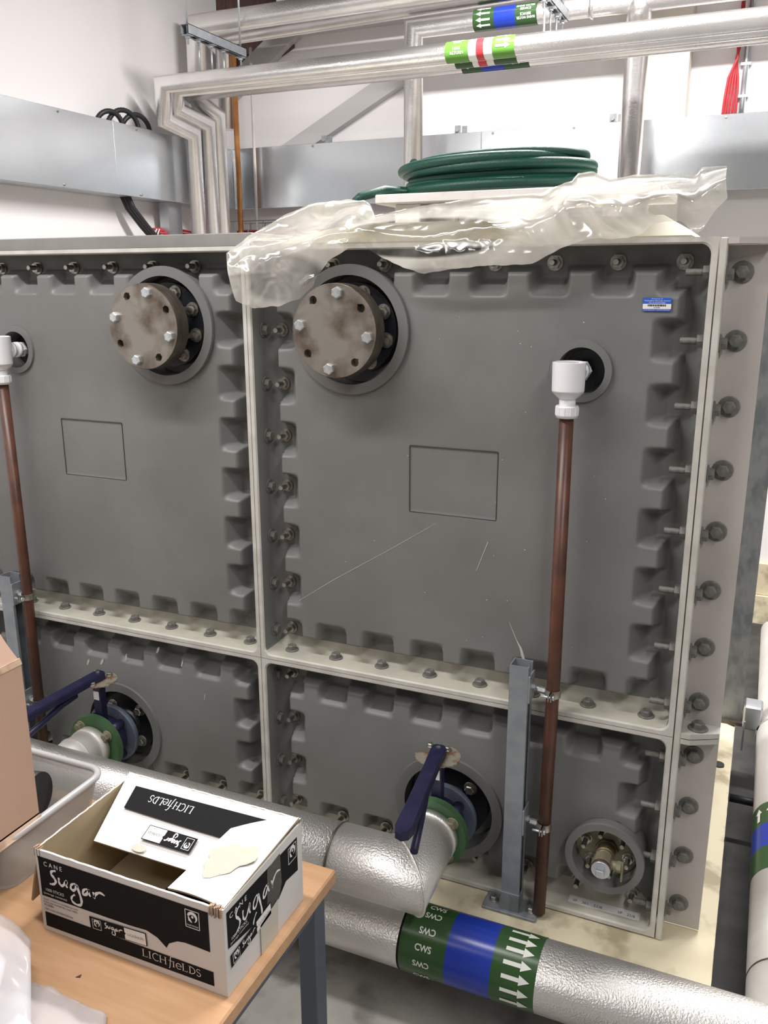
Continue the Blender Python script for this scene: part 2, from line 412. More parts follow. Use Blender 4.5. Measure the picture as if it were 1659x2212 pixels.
# ------------------------------------------------------------------ concrete plinth
T = thing('tank_plinth', (0, .5, ZF), 'cream painted concrete plinth with grey sides under the tank', 'plinth')
b = MB()
nx, ny = 90, 60
X0, X1, Y0, Y1 = -1.15, 1.125, -.085, 1.20
def plz(x, y):
    e = min(x - X0, X1 - x, y - Y0, Y1 - y)
    return -.004 - max(0, .02 - e) * .35 + mnoise.noise(Vector((x * 14, y * 14, 0))) * .0015
P = [[(X0 + (X1 - X0) * i / nx + (0 if 0 < i < nx else mnoise.noise(Vector((j * .7, i, 3))) * .0016), Y0 + (Y1 - Y0) * j / ny + (mnoise.noise(Vector((i * .6, j, 5))) * .002 if j in (0, ny) else 0), plz(X0 + (X1 - X0) * i / nx, Y0 + (Y1 - Y0) * j / ny)) for i in range(nx + 1)] for j in range(ny + 1)]
b.grid(P); b.build('painted_top', 'plinth', T)
b = MB(); b.box(X0 + .004, X1 - .004, Y0 + .004, Y1 - .004, ZF, -.013); b.build('base', 'plinthside', T)
b = MB(); b.tube([(1.089, .826, -.0055), (1.089, .826, .0005)], .017, 16); b.build('drilled_plug', 'hole', T)

# ------------------------------------------------------------------ bolts (shared meshes)
def studbolt(name, mt, r=.008, L_=.034, wash=.016):
    """nut + washer + thread pointing along -Y from the origin plane"""
    b = MB(); b.steps([(wash, 0), (wash, -.0025), (r * 1.1, -.0025)], ax=(0, 1, 0), n=20)
    b.hexp((0, -.0025, 0), (0, -.0125, 0), r * 1.55)
    n = 12
    pr = []
    for i in range(n): pr += [(r * .78, -.0125 - (L_ - .0125) * i / n), (r * .68, -.0125 - (L_ - .0125) * (i + .5) / n)]
    pr.append((r * .7, -L_)); b.lathe(pr, ax=(0, 1, 0), n=12)
    return b
def headbolt(r=.0125, w=.0175, h=.011):
    b = MB(); b.steps([(w, 0), (w, -.002), (w * .93, -.0032), (0, -.0032)], ax=(0, 1, 0), n=22)
    b.hexp((0, -.003, 0), (0, -.003 - h * .8, 0), r); b.cyl((0, -.003 - h * .8, 0), (0, -.003 - h, 0), r, 6, r * .8, smooth=False)
    return b
def proto(mb, mt):
    me_o = mb.build('bolt', mt); me_o.name = 'proto'; COL.objects.unlink(me_o); return me_o
P_stud = proto(studbolt('s', 0), 'steel'); P_studg = proto(studbolt('s', 0, .0088, .043, .0145), 'boltg')
P_head = proto(headbolt(), 'boltg'); P_big = proto(headbolt(.0135, .0205, .0125), 'boltg')
P_zinc = proto(headbolt(.0125, .001, .011), 'zinc'); P_small = proto(headbolt(.009, .012, .008), 'steel')
P_fl = proto(studbolt('f', 0, .0085, .045, .017), 'steel')
P_green = proto(headbolt(.0125, .0155, .014), 'flbeige')
P_steelhead = proto(headbolt(.0125, .0165, .012), 'steel')

# ------------------------------------------------------------------ the tank
TANK = thing('water_tank', (0, .5, 0), 'grey sectional panel water tank with bolted flanges, standing on the cream plinth', 'water tank')
FT = .0125; YBASE = .079; YPL = .028
NOZ = {}  # recesses: panel -> [(x,z,r)]
def panel(name, X0, Z0, W, H, label, holes=(), rect=None):
    step = .004
    nx = int(round((W - 2 * FT) / step)); nz = int(round((H - 2 * FT) / step))
    xs = np.linspace(FT, W - FT, nx + 1); zs = np.linspace(FT, H - FT, nz + 1)
    A, B = np.meshgrid(xs, zs)
    def ss(x, a, b_): t = np.clip((x - a) / (b_ - a), 0, 1); return t * t * (3 - 2 * t)
    def lin(x, a, b_): return np.clip((x - a) / (b_ - a), 0, 1)
    edge = np.minimum(np.minimum(A, W - A), np.minimum(B, H - B))
    depth = 1 - (.75 * lin(edge, .050, .063) + .25 * ss(edge, .048, .065))
    for e, alo in ((A, B), (W - A, B), (B, A), (H - B, A)):
        c = np.abs(((alo) % .125) - .0625)
        side = 1 - (.75 * lin(c, .027, .0415) + .25 * ss(c, .025, .043))
        fl = 1 - lin(e, .072, .108)
        depth = np.maximum(depth, side * fl)
    Y = YPL + (YBASE - YPL) * depth
    # gentle crown of the plateau
    Y -= .006 * (1 - depth) * np.sin(PI * A / W) * np.sin(PI * B / H)
    for hx, hz, hr in holes:
        d = np.hypot(A - (hx - X0), B - (hz - Z0))
        Y = np.where(d < hr, YBASE, Y); 
    if rect:
        rx0, rx1, rz0, rz1 = rect
        Y = np.where((A > rx0) & (A < rx1) & (B > rz0) & (B < rz1), Y + .0016, Y)
    V = np.stack([A + X0, Y, B + Z0], -1).reshape(-1, 3)
    C = nx + 1
    b = MB()
    F = [(j * C + i, j * C + i + 1, (j + 1) * C + i + 1, (j + 1) * C + i) for j in range(nz) for i in range(nx)]
    b.add([tuple(map(float, p)) for p in V], F, True)
    p = b.build('tank_panel', 'grp', TANK, label, recalc=False)
    # flange frame: front rim + inner walls with rounded corners
    r = .02; n = 8; ins = []
    for cx, cz, a0 in ((W - FT - r, H - FT - r, 0), (FT + r, H - FT - r, PI / 2), (FT + r, FT + r, PI), (W - FT - r, FT + r, 1.5 * PI)):
        for k in range(n + 1):
            a = a0 + PI / 2 * k / n; ins.append((cx + r * math.cos(a), cz + r * math.sin(a), k, a0))
    outs = []
    for x, z, k, a0 in ins:
        q = {0: (W, H), 1: (0, H), 2: (0, 0), 3: (W, 0)}[int(round(a0 / (PI / 2)))]
        ox, oz = q
        if k < n / 2:
            if a0 in (0, PI): oz = z
            else: ox = x
        elif k > n / 2:
            if a0 in (0, PI): ox = x
            else: oz = z
        outs.append((ox, oz))
    N = len(ins); g = .0008; lip = .0035
    f = MB(); vs = []
    def ring(pts, y, sh=0.):
        return [(X0 + min(max(x, g), W - g), y, Z0 + min(max(z, g), H - g)) for x, z in pts]
    inn = [(x, z) for x, z, _, _ in ins]
    cen = (W / 2, H / 2)
    def shrink(pts, d): return [(x + (d if x < W / 2 else -d) * (1 if abs(x - W / 2) > .0 else 0), z + (d if z < H / 2 else -d)) for x, z in pts]
    grow = shrink(inn, -.003)
    rings = [ring(outs, .012), ring(outs, .0), ring(grow, 0.), ring(inn, lip), ring(inn, .050), ring(shrink(inn, .0022), .061), ring(shrink(inn, .0075), .0685), ring(shrink(inn, .017), .0765), ring(shrink(inn, .030), .0795)]
    vs = [p_ for rg in rings for p_ in rg]
    f.m(0)
    for a in (0, 1, 2): f.add([], []) 
    base = len(f.v); f.v += vs
    for a in range(8):
        for k in range(N):
            k2 = (k + 1) % N; pz = (inn[k][1] + inn[k2][1]) / 2; px = (inn[k][0] + inn[k2][0]) / 2
            mi = 0 if a < 3 else (2 if pz < FT + r * .5 and H > .4 else 1)
            if a >= 3 and pz < FT + r * .5: mi = 2
            f.f.append((base + a * N + k, base + a * N + k2, base + (a + 1) * N + k2, base + (a + 1) * N + k)); f.sm.append(a >= 3); f.mi.append(mi)
    f.build('flange', ['rim', 'grp', 'dust'], p, 'pale edged flange', recalc=True)
    return p
RECT = (.395, .596, .421, .571)
NO = {'ur': [(.252, 1.318, .125), (.7615, 1.248, .054)], 'ul': [(-.246, 1.318, .125), (-.7385, 1.248, .054)],
      'lr': [(.5, .187, .125), (.8785, .175, .076)], 'll': [(-.49, .187, .125)]}
PUR = panel('ur', 0, .5, 1, 1, 'upper right tank panel with blue asset sticker', NO['ur'], RECT)
PUL = panel('ul', -1, .5, 1, 1, 'upper left tank panel', NO['ul'], RECT)
PLR = panel('lr', 0, 0, 1, .5, 'lower right tank panel behind the support post', NO['lr'])
PLL = panel('ll', -1, 0, 1, .5, 'lower left tank panel, mostly behind the box', NO['ll'])
# bolts
for P_, x0 in ((PUR, 0), (PUL, -1)):
    for k in range(8):
        a = .0625 + .125 * k
        inst(P_head, 'bolt', P_, (x0 + a, .050, .5 + FT), (-PI / 2, 0, 0))       # heads on the ledge
        inst(P_stud, 'bolt', P_, (x0 + a, YBASE - .001, 1.458))                   # through the top edge
for P_, ks, z0 in ((PUR, 8, .5), (PLR, 4, 0)):
    for k in range(ks):
        z = z0 + .0625 + .125 * k
        inst(P_head, 'bolt', P_, (FT, .050, z), (0, 0, -PI / 2 + PI))            # heads on centre flange
        inst(P_stud, 'bolt', P_, (.048, YBASE - .001, z))
        inst(P_studg, 'bolt', P_, (1 - FT, .028, z), (0, 0, -PI / 2))             # nuts on the right flange
for P_, x0 in ((PLR, 0), (PLL, -1)):
    for k in range(8):
        a = .0625 + .125 * k
        if abs(x0 + a + .49) < .1: continue
        if x0 == 0 and k in (0,): continue
        inst(P_stud, 'bolt', P_, (x0 + a, YBASE - .001, .044))
# body behind the panels
b = MB(); b.box(-1, -.988, .079, 1.0, 0, 1.498); b.box(.988, 1.0, .079, 1.0, 0, 1.498); b.box(-1, 1, 1.0, 1.012, 0, 1.498); b.box(-1, 1, .079, 1.0, 0, .012)
b.box(-.988, .988, .084, .092, .012, 1.49)
b.build('tank_shell', 'side', TANK)
# corner angle on the right
b = MB()
b.box(1.0015, 1.0145, 0, .062, -.002, 1.498, .002)
cn = b.build('corner_angle', 'rim', TANK, 'pale corner angle with big bolt heads')
b = MB(); b.box(1.002, 1.0885, .060, .070, .004, 1.486)
b.build('back_plate', 'side', cn)
def gusset(z, t):
    g = MB(); g.prism([(1.0145, 0.001), (1.033, .001), (1.0885, .030), (1.0885, .062), (1.0145, .062)], (0, 0, z), (1, 0, 0), (0, 1, 0), t)
    return g
gusset(1.4865, .0115).build('gusset', 'side', cn)
gusset(.5015, .011).build('gusset', 'rim', cn)
gusset(.4885, .0105).build('gusset', 'rim', cn)
inst(P_big, 'bolt', cn, (1.045, .036, .5125), (-PI / 2, 0, 0))
for k in range(12):
    z = .0625 + .125 * k
    inst(P_big, 'bolt', cn, (1.0415, .060, z))
    inst(P_head, 'bolt', cn, (1.0145, .034, z - .004), (0, 0, PI / 2))
# covers on top
b = MB()
b.box(-1.0, -.012, .050, 1.0, 1.500, 1.531, .002)
b.build('roof_panel', 'coverg', TANK, 'grey roof panel edge above the upper left panel')
b = MB()
o_ = [(.02, .075), (.945, .075), (.945, .95), (.02, .95)]; i_ = [(.20, .13), (.885, .13), (.885, .7), (.20, .7)]; 
b.add([(x, y, 1.499) for x, y in o_] + [(x, y, 1.506) for x, y in o_] + [(x, y, 1.5475) for x, y in i_],
      [(0, 1, 5, 4), (1, 2, 6, 5), (2, 3, 7, 6), (3, 0, 4, 7), (4, 5, 9, 8), (5, 6, 10, 9), (6, 7, 11, 10), (7, 4, 8, 11), (8, 9, 10, 11), (3, 2, 1, 0)])
b.build('roof_panel', 'cover', TANK, 'beige domed roof panel under the plastic sheet')
# collars
def collar(x, z, ro, ri, y0, par, nm='collar', m='collar'):
    b = MB(); b.steps([(ri, YBASE), (ri, y0), (ro, y0), (ro + .001, y0 + .004), (ro + .001, y0 + .009), (ro - .004, y0 + .010), (ro - .004, YBASE)], o=(x, 0, z), ax=(0, 1, 0), n=72, caps=False)
    return b.build(nm, m, par)
collar(.252, 1.318, .140, .118, .014, PUR); collar(-.246, 1.318, .140, .118, .014, PUL)
collar(.7615, 1.248, .0615, .0475, .018, PUR); collar(-.7385, 1.248, .0615, .0475, .018, PUL)
collar(.5, .187, .136, .112, .016, PLR); collar(-.49, .187, .136, .112, .016, PLL)
collar(.8785, .172, .087, .0705, -.006, PLR)
# asset sticker
stk = MB(); tx = MB(); o = Vector((.8975, .0248, 1.379)); 
stk.m(0).prism([(-.026, -.0125), (.026, -.0125), (.026, .0125), (-.026, .0125)], o, (1, 0, 0), (0, 0, 1), .0006)
ST = stk.build('asset_sticker', 'tagblue', PUR, 'blue and white asset sticker')
o2 = o + Vector((0, -.0010, 0)); w_ = MB()
w_.poly([(-.026, -.0085), (.026, -.0085), (.026, .001), (-.026, .001)], o2, (1, 0, 0), (0, 0, 1)); w_.build('white_band', 'inkw', ST)
x = -.017; random.seed(3)
while x < .017:
    ww = random.choice((.0007, .0012, .0018)); tx.poly([(x, -.0035), (x + ww, -.0035), (x + ww, 0), (x, 0)], o2 + Vector((0, -.0003, 0)), (1, 0, 0), (0, 0, 1)); x += ww + random.choice((.0005, .0009))
text(tx, '67358', o2 + Vector((0, -.0003, -.0058)), (1, 0, 0), (0, 0, 1), .011, .0026)
tx.build('barcode', 'ink', ST)
tx = MB()
for t_, dz, w1, h1 in (('Property of', .0102, .020, .0027), ('Wokingham Borough Council', .0066, .047, .0029), ('Tel: 0118 974 6000', .0031, .030, .0022), ('Asset Registration   DO NOT REMOVE', -.0106, .047, .0019)):
    text(tx, t_, o2 + Vector((0, -.0003, dz)), (1, 0, 0), (0, 0, 1), w1, h1)
tx.build('lettering', 'inkw', ST)
def ysf(a, h):
    return YPL - .006 * math.sin(PI * a) * math.sin(PI * h)
# moulded rectangle grooves
for P_, x0 in ((PUR, 0), (PUL, -1)):
    b = MB(); x1, x2, z1, z2 = x0 + .395, x0 + .596, .921, 1.071
    for q in ((x1, x2, z2, z2 + .0012), (x1, x2, z1 - .0006, z1), (x1 - .0008, x1, z1, z2), (x2, x2 + .0008, z1, z2)):
        yy = ysf((q[0] + q[1]) / 2 - x0, (q[2] + q[3]) / 2 - .5) + .0004
        b.box(q[0], q[1], yy - .0012, yy + .004, q[2], q[3])
    b.build('moulded_rectangle', 'hole', P_)
# scratches / drips of sealant
b = MB()
def smear(pts, w, y):
    global b
    for i in range(len(pts) - 1):
        m_ = max(1, int(math.dist(pts[i], pts[i + 1]) / .02))
        for j in range(m_):
            a = [pts[i][k] + (pts[i + 1][k] - pts[i][k]) * j / m_ for k in (0, 1)]; c = [pts[i][k] + (pts[i + 1][k] - pts[i][k]) * (j + 1) / m_ for k in (0, 1)]
            wa, wc = (w, w) if not isinstance(w, list) else (w[i] + (w[i + 1] - w[i]) * j / m_, w[i] + (w[i + 1] - w[i]) * (j + 1) / m_)
            b.ribbon([a, c], [wa, wc], (0, ysf(a[0], a[1] - .5) - .0007, 0), (1, 0, 0), (0, 0, 1))
smear([(.634, .690), (.652, .650), (.662, .632), (.668, .612)], [.0008, .0016, .005, .0075], .0262)
smear([(.668, .612), (.671, .605)], [.0075, .004], .0262)
smear([(.10, .66), (.2, .73), (.34, .82), (.46, .90)], [.0006, .001, .001, .0005], .0245)
smear([(.555, .80), (.58, .87)], [.0008, .0014], .0245)
b.build('sealant_mark', 'rim', PUR)
b = MB()
for q in range(26):
    x = random.uniform(.13, .87); z = random.uniform(.62, 1.35)
    if math.hypot(x - .252, z - 1.318) < .16: continue
    smear([(x, z), (x + random.uniform(-.002, .002), z + .002)], random.uniform(.0008, .002), .0245)
q_ = b.build('speck', 'rim', PUR); q_['kind'] = 'stuff'
b = MB()
for x, z, w1 in ((-.35, .44, .010), (-.27, .415, .007), (-.46, .40, .006), (-.55, .37, .012), (-.60, .36, .010), (-.2, .33, .003)):
    b = MB(); b.ribbon([(x, z), (x + w1 * .6, z + .012), (x + w1, z + .02)], [w1 * .4, w1 * .7, .001], (0, YPL - .006 * math.sin(PI * (x + 1)) * math.sin(PI * z * 2) - .0008, 0), (1, 0, 0), (0, 0, 1))
    b.build('sealant_mark', 'rim', PLL)
# tape strip with handwriting on the bottom flange
b = MB(); b.box(.800, .962, .026, .050, .0128, .0140); tp = b.build('marking_tape', 'inkw', PLR, 'white tape with handwritten marks')
b = MB()
for t_, xx, w1 in (('VP', .815, .009), ('361', .838, .013), ('21/6', .868, .02), ('VP', .918, .01), ('21/6', .943, .018)):
    text(b, t_, (xx, .034, .0144), (1, 0, 0), (0, 1, 0), w1, .009)
b.build('handwriting', 'ink', tp)

# ------------------------------------------------------------------ blanked outlets
def outlet(x, z, label, a_off, yf=-.062):
    T = thing('blanked_outlet', (x, .07, z), label, 'blank flange', 'blanked outlets on the upper panels')
    b = MB(); b.steps([(.060, .073), (.100, .073), (.100, .040), (.055, .040), (.050, .030), (.050, yf + .04)], o=(x, 0, z), ax=(0, 1, 0), n=64)
    fl = b.build('tank_flange', 'black', T)
    for k in range(8):
        a = PI / 8 + k * PI / 4 + .1
        inst(P_fl, 'bolt', fl, (x + .080 * math.cos(a), .040, z + .080 * math.sin(a)))
    b = MB(); b.steps([(.0, yf + .042), (.099, yf + .042), (.0995, yf + .020), (.0, yf + .020)], o=(x, 0, z), ax=(0, 1, 0), n=64)
    b.build('counter_flange', 'edge', T)
    # blank with four open holes: disc face assembled as ring sectors around the holes
    b = MB(); R = .0985; rh = .0088; rb = .080
    holes = [a_off + k * PI / 2 + PI / 4 for k in range(4)]
    n = 96; front = []
    # face plate as polar grid with true holes: cells inside the hole radius are pushed through
    nr, na = 40, 192; rows = []
    rs = list(np.linspace(0.0005, .068, 6)) + list(np.linspace(.0695, .0905, 18)) + [.094, .097, R - .001]
    P = [[None] * (na + 1) for _ in rs]
    for i, r in enumerate(rs):
        for j in range(na + 1):
            th = 2 * PI * j / na; px, pz = r * math.cos(th), r * math.sin(th); y = yf
            for ha in holes:
                hx, hz = rb * math.cos(ha), rb * math.sin(ha); d = math.hypot(px - hx, pz - hz)
                if d < rh * 1.25 and d > 1e-9:
                    if d < rh: y = yf + .018; k_ = .985 * rh / d if d > rh * .75 else 1
                    else: k_ = rh * 1.002 / d
                    px, pz = hx + (px - hx) * k_, hz + (pz - hz) * k_
            P[i][j] = (x + px, y, z + pz)
    b.grid(P, smooth=False)
    b.m(1).lathe([(R - .001, yf), (R, yf + .0015), (R, yf + .020)], o=(x, 0, z), ax=(0, 1, 0), n=96, caps=False)
    bl = b.build('blank_plate', ['rusty', 'edge'], T, 'stained steel disc with open bolt holes')
    for k in range(4):
        a = a_off + k * PI / 2
        inst(P_zinc, 'bolt', bl, (x + rb * math.cos(a), yf + .003, z + rb * math.sin(a)), (0, random.uniform(0, 1), 0))
    return T
outlet(.254, 1.3205, 'blanked outlet with zinc bolts on the upper right panel, partly under the plastic sheet', math.radians(82))
outlet(-.246, 1.3205, 'blanked outlet with zinc bolts on the upper left panel, left of the plastic sheet', math.radians(75))

# ------------------------------------------------------------------ drain outlet
x, z = .8785, .172
T = thing('drain_outlet', (x, .07, z), 'scaled drain flange with brass plug valve, low in the right corner', 'drain valve')
b = MB(); b.steps([(.0, .073), (.0695, .073), (.0695, .040), (.0, .040)], o=(x, 0, z), ax=(0, 1, 0), n=48); fl = b.build('flange', 'flbeige', T)
for k in range(6):
    a = PI / 6 + k * PI / 3 + .25; inst(P_fl, 'bolt', fl, (x + .050 * math.cos(a), .040, z + .050 * math.sin(a)), scale=.82)
b = MB(); b.hexp((x, .040, z), (x, .030, z), .026); b.steps([(.021, .030), (.021, .008), (.019, .006), (.021, .004), (.021, -.006)], o=(x, 0, z), ax=(0, 1, 0), n=28)
b.build('union', 'brass', T)
b = MB(); b.cyl((x, -.005, z), (x, -.036, z), .0225, 8, smooth=False); b.cyl((x + .015, -.018, z), (x + .036, -.018, z), .010, 14); b.hexp((x + .030, -.018, z), (x + .040, -.018, z), .012)
b.box(x + .040, x + .044, -.024, -.010, z - .034, z + .010, .001)
b.build('valve_body', 'flbeige', T)
b = MB(); b.cyl((x, -.036, z), (x, -.0405, z), .0215, 28); b.build('sealing_ring', 'brown', T)
b = MB(); b.cyl((x, -.040, z), (x, -.047, z), .0205, 24); b.box(x - .0085, x + .0085, -.062, -.047, z - .0085, z + .0085, .001); b.build('plug', 'galv', T)

# ------------------------------------------------------------------ overflow pipes with white tundish
def overflow(px, hx, label, zt=1.270):
    T = thing('overflow_pipe', (px, -.032, 0), label, 'pipe', 'overflow pipes of the tank'); y = -.032; z = 1.248
    b = MB(); b.tube([(px, y, 1.176), (px + .002, y, .62), (px - .004, y, .010)], .0142, 24); b.build('pipe', 'brown', T)
    b = MB(); b.steps([(.0305, 1.212), (.0315, 1.216), (.0325, zt), (.0295, zt + .001), (.0285, zt - .01)], o=(px, y, 0), n=40)
    b.lathe([(.0305, 1.212), (.0165, 1.199)], o=(px, y, 0), n=40, caps=False); b.cyl((px, y, 1.200), (px, y, 1.180), .0160, 30)
    b.steps([(.0, zt - .004), (.018, zt - .004), (.018, zt + .0005), (0, zt + .0005)], o=(px, y, 0), n=24)
    t_ = b.build('tundish', 'pvc', T, 'white plastic tundish')
    b = MB(); b.steps([(.0215, 1.186), (.0225, 1.184), (.0225, 1.168), (.0205, 1.162)], o=(px, y, 0), n=36)
    for k in range(12):
        a = 2 * PI * k / 12; b.box(-.0008, .0008, -.0008, .0008, 0, .015)
        for q in range(8):
            vx, vy, vz = b.v[-8 + q]; b.v[-8 + q] = (px + .0225 * math.cos(a) + vx, y + .0225 * math.sin(a) + vy, 1.168 + vz)
    b.build('compression_nut', 'pvc', T)
    b = MB(); d = Vector((hx - px, .05 - y, 0)); d.normalize(); s0 = Vector((px, y, z)) + d * .022
    def at(q): return tuple(s0 + d * q)
    b.cyl(at(0), at(.02), .0125, 24); b.cyl(at(.012), at(.020), .0205, 30); b.cyl(at(.020), at(.030), .0155, 24); b.cyl(at(.030), at(.042), .020, 30)
    b.hexp(at(.042), at(.052), .0215); b.cyl(at(.052), at(.07), .0145, 24)
    b.build('side_connector', 'pvc', T)
    b = MB(); b.steps([(0, .0735), (.040, .0735), (.040, .066), (.0, .066)], o=(hx, 0, z), ax=(0, 1, 0), n=32); b.build('backnut', 'black', T)
    return T
overflow(.749, .7615, 'brown overflow pipe with white tundish, just right of the tall grey support post')
overflow(-.742, -.7385, 'brown overflow pipe with white tundish at the left edge', 1.285)

# ------------------------------------------------------------------ strut posts and clamps
def channel(b, x0, y0, w, d, z0, z1, t=.0025, lip=.008):
    """C channel, open towards +X; w along x, d along y"""
    pts = [(w, lip), (w, 0), (0, 0), (0, d), (w, d), (w, d - lip)]
    inn = [(w - t, lip), (w - t, t), (t, t), (t, d - t), (w - t, d - t), (w - t, d - lip)]
    n = 6; vs = []
    for z in (z0, z1):
        vs += [(x0 + p[0], y0 + p[1], z) for p in pts] + [(x0 + p[0], y0 + p[1], z) for p in inn]
    fs = []
    for i in range(n - 1):
        fs += [(i, i + 1, 12 + i + 1, 12 + i), (6 + i, 6 + i + 1, 18 + i + 1, 18 + i), (12 + i, 12 + i + 1, 18 + i + 1, 18 + i), (i, i + 1, 6 + i + 1, 6 + i)]
    fs += [(0, 6, 18, 12), (5, 11, 23, 17)]
    b.add(vs, fs)
def post(x0, label, top=.622):
    T = thing('support_post', (x0 + .02, -.02, 0), label, 'support post', 'channel support posts for the overflow pipes')
    b = MB(); channel(b, x0, -.047, .042, .041, .004, top); b.build('channel', 'strut', T)
    b = MB(); b.box(x0 - .042, x0 + .085, -.058, -.002 + .012, -.004, .004, .001); bp = b.build('base_plate', 'post', T)
    inst(P_small, 'bolt', bp, (x0 - .022, -.026, .004), (-PI / 2, 0, 0)); inst(P_small, 'bolt', bp, (x0 + .068, -.03, .004), (-PI / 2, 0, 0))
    b = MB(); b.box(x0 + .0, x0 + .043, -.050, -.047, .003, .05); b.box(x0 + .0395, x0 + .0425, -.047, -.006, .003, .04); b.build('bracket', 'post', T)
    return T
post(.6575, 'grey channel support post standing in front of the lower right panel')
post(-.826, 'grey channel support post at the left edge beside the brown pipe')
def clamp(px, xpost, z, label, plate=True):
    y = -.032
    T = thing('pipe_clamp', (px, y, z), label, 'pipe clamp', 'pipe clamps on the overflow pipes')
    b = MB(); b.box(xpost, xpost + .004, -.048, -.006, z - .030, z + .034, .0008); b.build('slide_plate', 'strut', T)
    b = MB(); b.hexp((xpost + .004, y + .004, z + .004), (xpost + .0115, y + .004, z + .004), .0078); b.cyl((xpost + .01, y + .004, z + .004), (px - .022, y + .003, z), .0042, 12)
    b.hexp((px - .032, y + .002, z + .001), (px - .0165, y + .001, z), .0075); b.build('threaded_rod', 'zinc', T)
    b = MB(); n = 28
    for r0, r1, h0, h1 in ((.0150, .0172, -.0085, .0085),):
        for a0, a1 in ((PI * 1.5 + .12, PI * 2.5 - .12), (PI * .5 + .12, PI * 1.5 - .12)):
            rows = [[(px + r * math.cos(a0 + (a1 - a0) * k / n), y + r * math.sin(a0 + (a1 - a0) * k / n), z + h) for k in range(n + 1)] for r, h in ((r1, h0), (r1, h1), (r0, h1), (r0, h0), (r1, h0))]
            b.grid(rows, smooth=False)
    for sy in (-1, 1):
        for sx in (-1, 1): b.box(px + sx * .0028 - .001, px + sx * .0028 + .001, y + sy * .0245 - .009, y + sy * .0245 + .007, z - .008, z + .008, .0005)
    b.build('ring', 'steel', T)
    b = MB(); b.cyl((px - .020, y - .026, z), (px + .008, y - .026, z), .0028, 10); b.cyl((px + .005, y - .026, z), (px + .009, y - .026, z), .0058, 14); b.build('clamp_screw', 'zinc', T)
clamp(.7505, .700, .568, 'upper pipe clamp holding the right brown pipe, near the post top')
clamp(.7465, .700, .240, 'lower pipe clamp holding the right brown pipe, beside the drain outlet')
clamp(-.7405, -.7835, .568, 'upper pipe clamp holding the left brown pipe')
clamp(-.744, -.7835, .240, 'lower pipe clamp on the left brown pipe, behind the blue lever')

